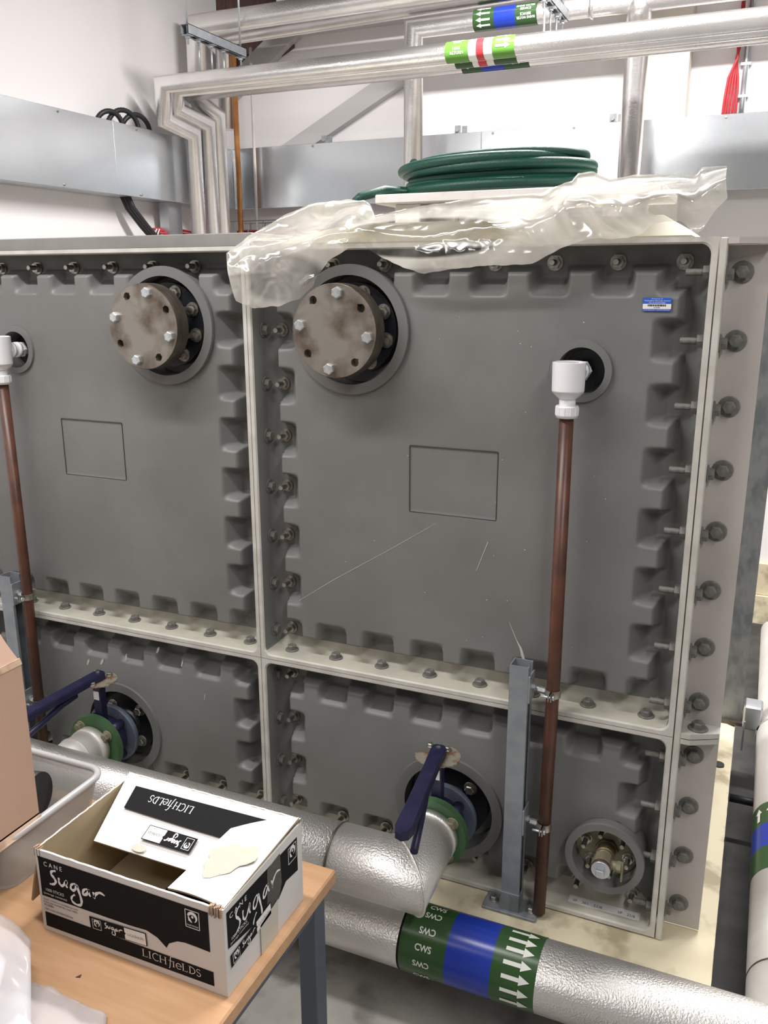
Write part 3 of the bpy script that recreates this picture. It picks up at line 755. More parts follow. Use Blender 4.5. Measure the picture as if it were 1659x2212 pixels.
# ------------------------------------------------------------------ valves
def valve(x, z, label, ang):
    T = thing('butterfly_valve', (x, .0, z), label, 'valve', 'butterfly valves on the lower panels')
    b = MB(); b.steps([(.050, .073), (.092, .073), (.092, .046), (.046, .046), (.040, .036), (.040, .005), (.050, .003), (.050, -.010)], o=(x, 0, z), ax=(0, 1, 0), n=56)
    fl = b.build('tank_flange', 'black', T)
    for k in range(4):
        a = PI / 4 + k * PI / 2; inst(P_steelhead, 'bolt', fl, (x + .068 * math.cos(a), .046, z + .068 * math.sin(a)))
    b = MB(); b.steps([(.0, -.008), (.0825, -.008), (.084, -.012), (.084, -.020), (.0825, -.024), (.0, -.024)], o=(x, 0, z), ax=(0, 1, 0), n=56); b.build('backing_flange', 'wafer', T)
    b = MB(); b.steps([(.0, -.024), (.055, -.024), (.060, -.030), (.060, -.074), (.0, -.074)], o=(x, 0, z), ax=(0, 1, 0), n=40)
    for a in (PI / 4, 3 * PI / 4, 5 * PI / 4, 7 * PI / 4): b.cyl((x + .064 * math.cos(a), -.032, z + .064 * math.sin(a)), (x + .064 * math.cos(a), -.072, z + .064 * math.sin(a)), .013, 16)
    b.build('wafer_body', 'blue', T)
    b = MB(); b.box(x - .0125, x + .0125, -.068, -.043, z + .05, z + .178, .002); nk = b.build('neck', 'blue', T)
    b = MB(); b.box(x - .009, x + .009, -.0692, -.068, z + .125, z + .150); b.build('rating_label', 'lwhite', nk, 'small silver label')
    b = MB(); n = 40; pl = []
    for k in range(n + 1):
        a = -2.9 + 4.2 * k / n; rr = .052 + (.0025 if (k % 2 == 0 and k < 26) else 0); pl.append((rr * math.cos(a), rr * .92 * math.sin(a)))
    b.prism(pl, (x, -.055, z + .178), (1, 0, 0), (0, 1, 0), .003); npl = b.build('notch_plate', 'notch', T, 'rusty notched plate')
    for dx, dy in ((-.03, .03), (.012, .03), (.012, -.035)): inst(P_small, 'bolt', npl, (x + dx, -.055 + dy, z + .181), (-PI / 2, 0, 0), scale=.8)
    # lever
    d = Vector((math.sin(ang), -math.cos(ang), 0)); n_ = Vector((math.cos(ang), math.sin(ang), 0)); o = Vector((x, -.055, z + .196))
    b = MB(); w0 = .0185
    out = [(-.016, -.010), (-.010, -.017), (0, -w0), (.05, -.0165), (.20, -.0175), (.285, -.0195), (.305, -.014), (.312, 0)]
    out = out + [(p[0], -p[1]) for p in out[::-1][1:]]
    rows = []
    for k in range(2): pass
    vs = []; fs = []; h = .020; n = len(out)
    def zz(s_): return -.030 * max(0, (s_ - .04)) / .27 * .4
    for ins_, dz in ((0, 0), (0, h * .75), (.003, h)):
        for s_, t_ in out:
            k_ = 1 - ins_ / .02
            vs.append(o + d * (s_ if ins_ == 0 else s_ * (1 - .008) + .001) + n_ * t_ * k_ + Vector((0, 0, dz - .016 + zz(s_))))
    for a in range(2):
        for i in range(n): j = (i + 1) % n; fs.append((a * n + i, a * n + j, (a + 1) * n + j, (a + 1) * n + i))
    fs.append(tuple(range(2 * n, 3 * n))); fs.append(tuple(range(n))[::-1]); b.add(vs, fs)
    lv = b.build('lever', 'blue', T, 'dark blue lever')
    b = MB(); q = o + Vector((0, 0, .0042)); b.cyl(tuple(q), tuple(q + Vector((0, 0, .003))), .006, 4, smooth=False); b.build('shaft_end', 'steel', lv)
    b = MB(); 
    pts = [o + d * .08 + Vector((0, 0, -.028)), o + d * .13 + n_ * .004 + Vector((0, 0, -.034)), o + d * .20 + n_ * .012 + Vector((0, 0, -.050)), o + d * .285 + n_ * .020 + Vector((0, 0, -.066))]
    b.tube(pts, [.009, .0085, .008, .0085], 12); b.box(0, 0, 0, 0, 0, 0) if False else None
    b.build('trigger', 'blue', T)
    # green companion flange
    b = MB(); b.steps([(.0, -.074), (.0835, -.074), (.0835, -.094), (.0, -.094)], o=(x, 0, z), ax=(0, 1, 0), n=64)
    gf = b.build('green_flange', 'green', T, 'green painted flange')
    for k in range(4):
        a = PI / 4 + k * PI / 2 - .12; inst(P_green, 'bolt', gf, (x + .064 * math.cos(a), -.094, z + .064 * math.sin(a)))
    return T
valve(.5, .19, 'blue lever butterfly valve with green flange on the lower right panel', math.radians(6.5))
valve(-.49, .19, 'blue lever butterfly valve with green flange behind the plastic crate', math.radians(-6))

# ------------------------------------------------------------------ big insulated pipes
YA, ZA, RA = -.25, .19, .071
T = thing('insulated_pipe', (0, YA, ZA), 'silver insulated pipe running from the blue valves behind the table', 'insulated pipe')
b = MB(); b.tube([(.340, YA, ZA), (-1.02, YA, ZA), (-1.02, YA, ZF + .0)], RA, 48); b.build('straight_run', 'foil', T)
b = MB(); b.tube([(.338, YA, ZA), (.5, YA, ZA), (.5, -.170, ZA), (.5, -.0945, ZA)], [RA + .0012, RA + .0012, .0655, .0625], 48); b.build('elbow', 'foil', T)
b = MB(); b.tube([(.5, -.120, ZA), (.5, -.098, ZA)], .0655, 48); b.build('end_collar', 'foil', T)
b = MB(); b.tube([(.337, YA, ZA), (.341, YA, ZA)], RA + .002, 48); b.build('seam_band', 'edge', T)
b = MB(); R2 = .055; b.tube([(-.49, YA + .01, ZA), (-.49, -.0945, ZA)], R2, 40); b.build('branch', 'foilmatt', T)
b = MB(); b.tube([(-.49, -.125, ZA), (-.49, -.098, ZA)], R2 + .003, 40); b.build('branch_collar', 'foilmatt', T)
b = MB(); b.tube([(-.49, -.170, ZA), (-.49, -.167, ZA)], R2 + .003, 40); b.build('branch_collar', 'foilmatt', T)
# elbow mitre bead
b = MB(); n = 48; pts = []
for k in range(n):
    a = 2 * PI * k / n; yy = (RA + .0015) * math.cos(a); zz_ = (RA + .0015) * math.sin(a); pts.append((.5 - yy, YA + yy, ZA + zz_))
b.tube(pts, .0022, 8, closed=True, miter=False); b.build('mitre_seam', 'foil', T)

YC, ZC_, RC = -.185, -.02, .0745; XC = 1.267
T = thing('insulated_pipe', (0, YC, ZC_), 'large silver cold water pipe in front of the plinth, turning back at its right corner', 'insulated pipe')
b = MB(); b.tube([(-1.78, YC, ZC_), (XC, YC, ZC_), (XC, -.02, ZC_)], RC, 56); b.mi[56:112] = [1] * 56; b.build('front_run', ['foil', 'foilmatt'], T)
b = MB(); b.tube([(XC, -.02, ZC_), (XC, 1.98, ZC_), (2.3, 1.98, ZC_)], RC, 56); b.build('side_run', 'foilmatt', T)
b = MB(); b.tube([(XC, -.022, ZC_), (XC, -.018, ZC_)], RC + .001, 56); b.build('seam_band', 'edge', T)
W = Wrap((0, YC, ZC_), (1, 0, 0), (0, -1, 0), RC + .0012)
b = MB(); W.band(b, .694, .790); b.build('green_band', 'lgreen', T, 'dark green label band')
b = MB(); W.band(b, .486, .592); l1 = b.build('green_band', 'lgreen', T, 'dark green label band')
b = MB(); W.band(b, .592, .694); b.build('blue_band', 'lblue', T, 'bright blue label band')
b = MB(); W2 = Wrap((0, YC, ZC_), (1, 0, 0), (0, -1, 0), RC + .0006); W2.band(b, .481, .486); b.build('black_edge', 'ink', T)
b = MB()
for k, (th, fl) in enumerate([(-.22, False), (.14, True), (.62, True), (1.08, False), (1.56, True), (2.1, False)]): W.text(b, 'CWS', .548 - .002 * k, th, .038, .0145, fl)
b.build('lettering', 'lwhite', l1)
b = MB()
for th in (-.25, .1, .40, .76, 1.12, 1.50, 1.88): W.arrow(b, .718, .779, th, .0085, .021)
b.build('arrow', 'lwhite', l1)
W = Wrap((XC, 0, ZC_), (0, 1, 0), (-1, 0, 0), RC + .0012)
b = MB(); W.band(b, .30, .395); b.build('green_band', 'lgreen', T, 'dark green label band')
b = MB(); W.band(b, .50, .60); l1 = b.build('green_band', 'lgreen', T, 'dark green label band')
b = MB(); W.band(b, .395, .50); b.build('blue_band', 'lblue', T, 'bright blue label band')
b = MB()
for th in (-.4, 0.05, .50, .95): W.arrow(b, .515, .578, th, .009, .021)
b.build('arrow', 'lwhite', l1)
b = MB()
for th in (-.25, .42): 
    vs, fs, x0, x1, y0, y1 = glyphs('CWS', 1)
    b.add([W.p(.352 - ((x - (x0 + x1) / 2) / (x1 - x0) * .04), th - ((y - (y0 + y1) / 2) / (y1 - y0) * .015) / W.R, .0012) for x, y in vs], fs)
b.build('lettering', 'lwhite', l1)
# saddle supports of this pipe on the floor
for xx in (-.9,):
    S = thing('pipe_saddle', (xx, YC, ZF), 'grey pipe saddle on the floor under the left end of the large silver pipe', 'pipe support')
    b = MB(); b.box(xx - .02, xx + .02, YC - .03, YC + .03, ZF, ZC_ - RC + .003, .002); b.build('foot', 'post', S)

# ------------------------------------------------------------------ galvanised post and bracket right of the tank
T = thing('steel_post', (1.105, 1.14, 0), 'mottled galvanised steel post behind the right corner of the tank', 'post')
b = MB(); b.box(1.068, 1.142, 1.122, 1.128, .006, 2.02); b.box(1.136, 1.142, 1.128, 1.185, .006, 2.02); b.build('angle', 'post', T)
b = MB(); b.box(1.055, 1.15, 1.105, 1.195, -.004, .007); b.build('foot_plate', 'edge', T)
T = thing('pipe_bracket', (1.2, 1.12, 0), 'pale grey pipe bracket between the galvanised post and the side pipe', 'bracket')
b = MB(); b.box(1.146, 1.204, 1.10, 1.17, -.01, .075, .006); b.build('block', 'galv', T)
b = MB(); b.tube([(XC, 1.10, ZC_), (XC, 1.17, ZC_)], RC + .004, 48); b.build('ring', 'foilmatt', T)
b = MB(); b.box(1.150, 1.156, 1.095, 1.10, -.085, .02); b.build('tab', 'strut', T)
T = thing('conduit', (1.16, .85, ZF), 'thin dark conduit crossing the gap beside the plinth', 'conduit')
b = MB(); b.tube([(1.13, .80, -.09), (1.20, .80, -.09), (1.30, .80, -.12), (1.55, .8, -.2)], .012, 12); b.build('tube', 'cable', T)

# ------------------------------------------------------------------ upper insulated pipes
YP = (1.90, 2.00, 2.10); ZP = 2.307; RP = (.0385, .038, .0375)
XD = -1.612; YV = (2.123, 2.252, 2.347); ZT = (2.155, 2.215, 2.27)
nm = ('silver hot water return pipe with bright green label, nearest of the three overhead pipes',
      'silver hot water pipe with red and dark green label, middle of the three overhead pipes',
      'silver cold water pipe with dark green label, furthest of the three overhead pipes')
UP = []
for i in range(3):
    T = thing('insulated_pipe', (0, YP[i], ZP), nm[i], 'insulated pipe', 'three overhead pipes across the room'); UP.append(T)
    b = MB()
    b.tube([(3.1, YP[i], ZP), (XD, YP[i], ZP)] + ([(XD, YP[i], ZT[i])] if i < 2 else []) + [(XD, YV[i], ZT[i] - .03), (XD, YV[i], ZF)], [RP[i]] * 2 + [.0375] * (3 if i < 2 else 2), 36)
    b.build('lagged_run', 'foilsm', T)
def label_on(T, i, segs, y, r, texts, arrows, zc=ZP):
    W = Wrap((0, y, zc), (1, 0, 0), (0, -1, 0), r + .001)
    for a0, a1, mt, nm_ in segs:
        b = MB(); W.band(b, a0, a1); q = b.build(nm_, mt, T)
    b = MB()
    for (s_, a, th, w_, h_, fl) in texts: W.text(b, s_, a, th, w_, h_, fl)
    for (a0, a1, th, w_, hw) in arrows: W.arrow(b, a0, a1, th, w_, hw)
    b.build('lettering', 'lwhite', q)
label_on(UP[0], 0, [(-.205, -.108, 'lgreenb', 'green_band'), (-.108, -.010, 'lwhite', 'white_band'), (-.010, .080, 'lgreenb', 'green_band')], YP[0], RP[0],
         [('HWS', -.155, 1.45, .032, .012, False), ('RETURN', -.155, 1.85, .055, .011, False), ('HWS', -.155, .75, .032, .012, True), ('RETURN', -.155, .40, .055, .011, True)],
         [(.005, .064, 1.05, .009, .02), (.005, .064, 1.62, .009, .02), (.005, .064, .4, .009, .02)])
b = MB(); Wrap((0, YP[0], ZP), (1, 0, 0), (0, -1, 0), RP[0] + .002).band(b, -.075, -.045); b.build('red_band', 'lred', UP[0])
label_on(UP[1], 1, [(-.20, -.125, 'lgreen', 'green_band'), (-.125, -.035, 'lwhite', 'white_band'), (-.035, .06, 'lgreen', 'green_band')], YP[1], RP[1],
         [('HWS', .01, 2.05, .035, .012, False)], [(-.135, -.19, 2.05, .007, .018)])
b = MB(); Wrap((0, YP[1], ZP), (1, 0, 0), (0, -1, 0), RP[1] + .002).band(b, -.10, -.065); b.build('red_band', 'lred', UP[1])
label_on(UP[2], 2, [(-.205, -.12, 'lgreen', 'green_band'), (-.12, -.02, 'lblue', 'blue_band'), (-.02, .085, 'lgreen', 'green_band')], YP[2], RP[2],
         [('CWS', .03, 2.15, .035, .011, False)], [(-.13, -.19, 2.15, .006, .016)])
# mains water pipe with two drops
T = thing('insulated_pipe', (-.55, 2.4, 2.55), 'silver mains water pipe high at the back, elbow above the left drop, two vertical drops', 'insulated pipe')
b = MB(); b.tube([(3.1, 2.4, 2.545), (-.553, 2.4, 2.548), (-.553, 2.4, ZF)], .0445, 36); b.build('lagged_run', 'foilsm', T)
b = MB(); b.tube([(.463, 2.4, 2.56), (.463, 2.4, ZF)], .0485, 36); b.build('drop', 'foilsm', T)
b = MB(); b.tube([(.463, 2.4, 2.45), (.463, 2.4, 2.595)], .052, 36); b.build('collar', 'foilsm', T)
b = MB(); b.tube([(.26, 2.4, 2.546), (.275, 2.4, 2.546)], .050, 36); b.build('collar', 'foilsm', T)
label_on(T, 3, [(-.255, -.158, 'lgreen', 'green_band'), (-.158, -.062, 'lblue', 'blue_band'), (-.062, .034, 'lgreen', 'green_band')], 2.4, .0445,
         [('MAINS WATER', -.014, .95, .082, .0105, False), ('SERVICE', -.014, 1.25, .048, .0105, False), ('SERVICE', -.014, 1.72, .048, .0105, True), ('MAINS WATER', -.014, 2.02, .082, .0105, True)],
         [(-.175, -.24, .7, .008, .02), (-.175, -.24, 1.25, .008, .02), (-.175, -.24, 1.8, .008, .02), (-.175, -.24, 2.3, .008, .02)], zc=2.5475)
# pair of pipes in the top left corner
T = thing('insulated_pipe', (-1.75, 2.37, 2.68), 'silver pipe with elbow in the upper left corner, nearer of the topmost pair', 'insulated pipe')
b = MB(); b.tube([(3.1, 2.33, 2.685), (-1.71, 2.33, 2.665), (-1.71, 2.33, 2.18)], .050, 36); b.build('lagged_run', 'foilsm', T)
T = thing('insulated_pipe', (-1.62, 2.52, 2.64), 'silver pipe dropping beside the copper pipe, further of the topmost pair', 'insulated pipe')
b = MB(); b.tube([(3.1, 2.395, 2.665), (.0, 2.43, 2.655), (-1.66, 2.50, 2.645), (-1.66, 2.50, 2.20)], .042, 36); b.build('lagged_run', 'foilsm', T)
T = thing('copper_pipe', (-1.6, 2.49, 0), 'bare orange copper pipe rising in the back left corner', 'pipe')
b = MB(); b.tube([(-1.598, 2.50, ZF), (-1.602, 2.50, 2.64)], .0145, 20); b.build('tube', 'orange', T)
b = MB(); b.tube([(-1.60, 2.545, .5), (-1.60, 2.545, 2.6)], .012, 14)
T2 = thing('copper_pipe', (-1.68, 2.545, 0), 'thin pale pipe behind the orange copper pipe', 'pipe')
b = MB(); b.tube([(-1.54, 2.57, ZF), (-1.54, 2.57, 2.6)], .008, 14); b.build('tube', 'foilmatt', T2)
# channel hangers
def hanger(x, y0, y1, z, rods, label):
    T = thing('pipe_hanger', (x, y0, z), label, 'pipe hanger', 'channel hangers for the overhead pipes')
    b = MB(); t = .0025; w = .041
    for a in ((x - w / 2, x - w / 2 + t, z, z + .041), (x + w / 2 - t, x + w / 2, z, z + .041), (x - w / 2, x + w / 2, z + .041 - t, z + .041), (x - w / 2, x - w / 2 + .010, z, z + t), (x + w / 2 - .010, x + w / 2, z, z + t)):
        b.box(a[0], a[1], y0, y1, a[2], a[3])
    b.build('channel', 'strut', T)
    for yy in (y0 + .02, y1 - .02):
        b = MB(); b.cyl((x, yy, z - .035), (x, yy, ZC), .005, 10); b.hexp((x, yy, z - .012), (x, yy, z - .003), .011); b.box(x - .02, x + .02, yy - .018, yy + .018, z - .003, z - .0005)
        b.build('hanging_rod', 'galv', T)
    for yy in rods:
        b = MB(); b.cyl((x, yy, ZP + .035), (x, yy, z + .002), .0042, 10); b.hexp((x, yy, z - .012), (x, yy, z - .003), .010); b.box(x - .02, x + .02, yy - .018, yy + .018, z - .003, z - .0005)
        b.build('drop_rod', 'galv', T)
hanger(-1.40, 1.80, 2.27, 2.475, YP, 'grey channel hanger with rods above the pipes, upper left')
hanger(.185, 1.86, 2.22, 2.455, YP, 'channel hanger with rods beside the mains water label')

# ------------------------------------------------------------------ galvanised trunking
def trunk(name, label, segs, axis):
    T = thing('cable_trunking', segs[0][0], label, 'trunking', 'galvanised trunking around the walls')
    return T
ZB0, ZB1 = 1.806, 2.117
T = thing('cable_trunking', (-.9, 2.6, ZB0), 'galvanised cable trunking along the back wall', 'trunking', 'galvanised trunking around the walls')
for x0, x1 in ((-1.698, -.2785), (-.2770, 1.70), (1.7015, 3.15)):
    b = MB(); b.box(x0, x1, 2.600, 2.618 if x0 > .2 and x0 < .3 else 2.615, ZB0, ZB1, .0012); b.build('lid', 'trunk', T)
b = MB(); b.box(-1.697, .39, 2.617, 2.69, ZB0 + .003, ZB1 - .003); b.box(.39, .70, 2.6155, 2.6195, ZB0 + .003, ZB1 - .003); b.box(.67, 3.15, 2.617, 2.69, ZB0 + .003, ZB1 - .003); b.build('body', 'galv', T)
for xx in (-1.56, -1.20, .17, .83, -.22): inst(P_small, 'screw', T, (xx, 2.600, ZB1 - .012), scale=.55)
for xx in (-1.55, .17, .8): inst(P_small, 'screw', T, (xx, 2.600, ZB0 + .012), scale=.55)
T = thing('cable_trunking', (-1.70, 1.6, ZB0), 'galvanised cable trunking along the left wall', 'trunking', 'galvanised trunking around the walls')
for y0, y1 in ((-1.5, .2), (.2015, 1.6355), (1.637, 2.598)):
    b = MB(); b.box(-1.715, -1.700, y0, y1, ZB0, ZB1, .0012); b.build('lid', 'trunk', T)
b = MB(); b.box(-1.848, -1.717, -1.5, 2.598, ZB0 + .003, ZB1 - .003); b.build('body', 'galv', T)
for yy in (1.3, 1.8): 
    inst(P_small, 'screw', T, (-1.70, yy, ZB1 - .012), (0, 0, PI / 2), scale=.55); inst(P_small, 'screw', T, (-1.70, yy, ZB0 + .012), (0, 0, PI / 2), scale=.55)
for k, (xx, lab) in enumerate(((-1.145, 'small grey fixing bracket on the trunking, below the diagonal brace'), (-.40, 'small grey fixing bracket on the trunking above the hose'), (.355, 'small grey fixing bracket on the trunking left of the right drop pipe'))):
    T = thing('fixing_bracket', (xx, 2.66, ZB1), lab, 'bracket', 'fixing brackets on top of the back trunking')
    b = MB(); b.box(xx - .035, xx + .03, 2.62, 2.66, ZB1 - .002, ZB1 + .004); b.box(xx - .035, xx - .005, 2.66, 2.664, ZB1, ZB1 + .045); b.box(xx + .004, xx + .03, 2.655, 2.66, ZB1, ZB1 + .04); b.cyl((xx - .02, 2.66, ZB1 + .022), (xx - .02, 2.648, ZB1 + .022), .008, 6)
    b.build('angle_piece', 'post', T)
# supports and cables under the trunking
T = thing('trunking_support', (-1.78, 2.12, 1.5), 'perforated galvanised upright under the left trunking', 'support')
b = MB(); b.box(-1.80, -1.745, 2.06, 2.063, ZF, ZB0); b.box(-1.748, -1.745, 2.063, 2.17, ZF, ZB0); b.build('upright', 'galv', T)
T = thing('cable_bundle', (-1.75, 1.8, ZB0), 'black cable bundle curving down from the left trunking', 'cables')
for q in range(5):
    dx = .018 * (q % 3); dy = .02 * (q // 3)
    b = MB(); b.tube([(-1.79 + dx, 1.76 + dy, 1.83), (-1.78 + dx, 1.79 + dy, 1.76), (-1.76 + dx, 1.86 + dy, 1.68), (-1.75 + dx, 1.93 + dy, 1.62), (-1.75 + dx, 1.96 + dy, 1.5), (-1.75 + dx, 1.97 + dy, ZF)], .0115, 12); b.build('cable', 'cable', T)
for k, (yc, r, lab) in enumerate(((1.69, .062, 'leftmost'), (1.775, .080, 'middle'), (1.855, .072, 'rightmost'))):
    T = thing('cable_loop', (-1.78, yc, ZB1), 'black ribbed cable loop above the left trunking, %s of three' % lab, 'cable', 'cable loops above the left trunking')
    b = MB(); n = 40; pts = []; rr = []
    for j in range(n + 1):
        a = PI * j / n; pts.append((-1.79 + .05 * math.sin(a * .5) + k * .008, yc - r * math.cos(a), ZB1 - .006 + r * .95 * math.sin(a))); rr.append(.0105 if j % 2 else .0120)
    b.tube(pts, rr, 12, miter=False); b.build('tube', 'cable', T)
T = thing('cable_loop', (-1.74, 1.9, 1.6), 'thin white cable loops hanging by the black cable bundle', 'cable')
for q in (0, .022):
    b = MB(); pts = [(-1.72, 1.885 + q * 1.0 + .04 * (1 - math.cos(PI * j / 14)) * .5, 1.50 + .17 * math.sin(PI * j / 28) ** .6) for j in range(15)]; b.tube(pts, .003, 8); b.build('strand', 'white', T)
# cable tray with red cables, left corner and back
T = thing('cable_tray', (-1.0, 2.55, 1.62), 'wire cable tray under the back trunking', 'cable tray')
b = MB()
for yy, zz_ in ((2.50, 1.735), (2.50, 1.66), (2.56, 1.655), (2.62, 1.655), (2.68, 1.66), (2.68, 1.735)): b.cyl((-1.69, yy, zz_), (.3, yy, zz_), .0025, 6)
for k in range(21):
    xx = -1.65 + k * .095; b.tube([(xx, 2.50, 1.737), (xx, 2.50, 1.658), (xx, 2.68, 1.658), (xx, 2.68, 1.737)], .0025, 6)
b.build('wire_basket', 'galv', T)
for k in range(5):
    T = thing('cable', (0, 2.55 + .02 * k, 1.66), ('red cable lying in the tray below the back trunking' if k < 4 else 'white cable lying in the tray below the back trunking'), 'cable', 'cables in the back tray' if k < 4 else 'white cable in the back tray')
    b = MB(); yy = 2.53 + .022 * k; b.tube([(-1.66 + .1 * j, yy + .006 * math.sin(j * 1.3 + k), 1.672 + .012 * (k % 2) + (.02 if k == 4 else 0)) for j in range(19)], .0065, 8); b.build('sheath', 'red' if k < 4 else 'white', T)
for k in range(3):
    T = thing('cable', (-1.76, 2.2, 1.66), 'red cable along the left wall under the trunking', 'cable', 'red cables on the left wall')
    b = MB(); b.tube([(-1.80 + .018 * k, 2.0 + .1 * j, 1.675 + .008 * math.sin(j + k) - .012 * k) for j in range(7)], .0065, 8); b.build('sheath', 'red', T)
# red cables and conduit on the right of the back wall
T = thing('conduit', (.88, 2.73, 2.4), 'galvanised conduit on the back wall beside the red cables', 'conduit')
b = MB(); b.cyl((.884, 2.735, ZB1 - .01), (.884, 2.735, 2.66), .0125, 16); b.build('tube', 'galv', T)
b = MB(); 
for zz_ in (2.2, 2.33): b.box(.862, .906, 2.722, 2.749, zz_, zz_ + .012, .001)
b.build('saddle', 'galv', T)
for k in range(5):
    s_ = (-1, -.6, -.1, .4, .9)[k]
    T = thing('cable', (.84, 2.72, 2.12), 'red cable in the hanging bunch right of the pillar', 'cable', 'red cables hanging above the back trunking')
    b = MB(); b.tube([(.852, 2.70 + .006 * k, 2.66), (.850 + s_ * .006, 2.70 + .006 * k, 2.42), (.846 - s_ * .004, 2.70 + .006 * k, 2.36), (.838 + s_ * .020, 2.70 + .006 * k, 2.28), (.836 + s_ * .026, 2.70 + .006 * k, 2.2), (.834 + s_ * .028, 2.70 + .006 * k, ZB1 - .01)], .0055, 8, miter=False); b.build('sheath', 'red', T)
T = thing('cable', (.84, 2.72, 2.12), 'white cable hanging among the red cables right of the pillar', 'cable')
b = MB(); b.tube([(.848, 2.735, 2.42), (.83, 2.735, 2.28), (.822, 2.735, ZB1 - .01)], .004, 8); b.build('sheath', 'white', T)
T = thing('paper_note', (.05, 2.74, 2.3), 'small paper note stuck to the back wall below the overhead labels', 'note')
b = MB(); b.box(-.02, .135, 2.744, 2.7495, 2.433, 2.468); b.build('sheet', 'paper', T)
b = MB(); text(b, '6.3', (.115, 2.7435, 2.452), (1, 0, 0), (0, 0, 1), .022, .015); b.build('handwriting', 'ink', T)

# ------------------------------------------------------------------ board, hose and plastic sheet on the tank
T = MB().box(.262, .878, .135, .42, 1.5885, 1.6085, .0025).build('wooden_board', 'board')
T['label'] = 'white painted board with rough edge lying on the tank under the green hose'; T['category'] = 'board'
for xx, lab in ((.30, 'pale batten under the left end of the white board, veiled by plastic'), (.76, 'pale batten under the right end of the white board, veiled by plastic')):
    T = MB().box(xx, xx + .06, .16, .40, 1.5475, 1.5885, .002).build('wooden_batten', 'board'); T['label'] = lab; T['category'] = 'batten'; T['group'] = 'battens under the white board'
b = MB(); pts = []; rng = random.Random(5); turns = 7; n = 60; r = .0108
for j in range(turns * n + 1):
    t_ = j / n; k = int(t_); a = 2 * PI * t_ + PI * 1.05
    cx = .492 + .012 * math.sin(t_ * 2.1) ; cy = .285
    rx = .205 + .016 * math.sin(t_ * 1.7 + .6); ry = .10 + .014 * math.cos(t_ * 1.3)
    zz_ = 1.6085 + r + t_ * .0086 + .007 * (1 + math.sin(a + t_ * .5))* (t_ / turns) + .004 * math.sin(t_ * 5.1)
    pts.append((cx + rx * math.cos(a), cy + ry * math.sin(a), max(1.6085 + r, zz_)))
pre = [(.222, .118, 1.592), (.232, .13, 1.605), (.268, .18, 1.6215)]
post_ = [(.708, .20, 1.655), (.735, .19, 1.648), (.765, .20, 1.638)]
b.tube(pre + pts[3:], r, 14, miter=False)
H = b.build('garden_hose', 'hose'); H['label'] = 'coiled dark green garden hose lying on the white board'; H['category'] = 'hose'

TOP = [(-.023, -.03, 1.485), (.024, -.01, 1.521), (.081, .04, 1.562), (.126, .08, 1.588), (.16, .10, 1.596), (.211, .10, 1.597), (.252, .10, 1.595), (.268, .10, 1.585), (.279, .10, 1.561), (.348, .10, 1.573), (.448, .10, 1.584), (.543, .10, 1.593), (.649, .10, 1.594), (.693, .10, 1.612), (.708, .10, 1.613), (.72, .10, 1.628), (.75, .10, 1.630), (.781, .10, 1.613), (.824, .10, 1.620), (.881, .10, 1.618), (.942, .10, 1.615), (.952, .10, 1.628), (.994, .10, 1.628)]
BOT = [(-.023, 1.482), (-.017, 1.421), (-.005, 1.381), (.043, 1.365), (.106, 1.37), (.158, 1.386), (.194, 1.411), (.203, 1.435), (.231, 1.464), (.268, 1.484), (.305, 1.498), (.351, 1.471), (.40, 1.450), (.448, 1.437), (.496, 1.445), (.586, 1.452), (.667, 1.453), (.722, 1.482), (.773, 1.498), (.842, 1.498), (.866, 1.507), (.882, 1.520), (.905, 1.528), (.929, 1.527), (.95, 1.51), (.964, 1.505), (.973, 1.522), (.986, 1.543), (1.005, 1.566)]
nu, nv = 260, 70
tX = [p[0] for p in TOP]; tY = [p[1] for p in TOP]; tZ = [p[2] for p in TOP]; bX = [p[0] for p in BOT]; bZ = [p[1] for p in BOT]
P = []; CL = []
for j in range(nv + 1):
    row = []; v = j / nv
    for i in range(nu + 1):
        u_ = i / nu
        xt = tX[0] + (tX[-1] - tX[0]) * u_; xb = bX[0] + (bX[-1] - bX[0]) * u_
        zt = np.interp(xt, tX, tZ); yt = np.interp(xt, tX, tY); zb = np.interp(xb, bX, bZ)
        yb = -.034 if xb < .80 else -.034 + (xb - .80) * .32
        vv = v
        x = xt + (xb - xt) * v
        z = zt + (zb - zt) * v
        # drape: comes forward over the front rim, then hangs
        f = min(1, v / .55); f = f * f * (3 - 2 * f)
        y = yt + (yb - yt) * f
        # folds
        q = Vector((x * 6 + z * 5, z * 9 - x * 2, 1.3)); w_ = mnoise.noise(q + Vector((mnoise.noise(q * .9) * 1.2,) * 3))
        ridge = (1 - abs(w_) * 2.4)
        fine = 1 - abs(mnoise.noise(Vector((x * 34 + z * 18, z * 30 - x * 9, 4.)))) * 2.4
        amp = .35 + .65 * math.sin(PI * min(1, max(0, v)))
        y -= amp * (.012 * ridge + .0012 * fine)
        cross = -.011 if u_ < .08 else 0
        if j in (0,): y += .0
        y = min(y, -.014) if z < 1.512 and x < .98 else y
        z += .003 * mnoise.noise(Vector((x * 40, v * 3, 2))) * (1 if j in (0, nv) else .3)
        row.append((x, y, z))
        c = 0.
        d1 = ((x - .44) / .17) ** 2 + ((z - 1.508) / .038) ** 2
        if d1 < 1.3: c = max(c, .62 * min(1, (1.3 - d1) * 3))
        d2 = ((x - .12) / .10) ** 2 + ((z - 1.43) / .05) ** 2
        if d2 < 1.3: c = max(c, .34 * min(1, (1.3 - d2) * 2))
        d3 = ((x - .95) / .10) ** 2 + ((z - 1.575) / .06) ** 2
        if d3 < 1.2: c = max(c, .30 * min(1, (1.2 - d3) * 2))
        CL.append(c)
    P.append(row)
b = MB(); b.grid(P, smooth=True)
S = b.build('plastic_sheet', 'sheet', recalc=False)
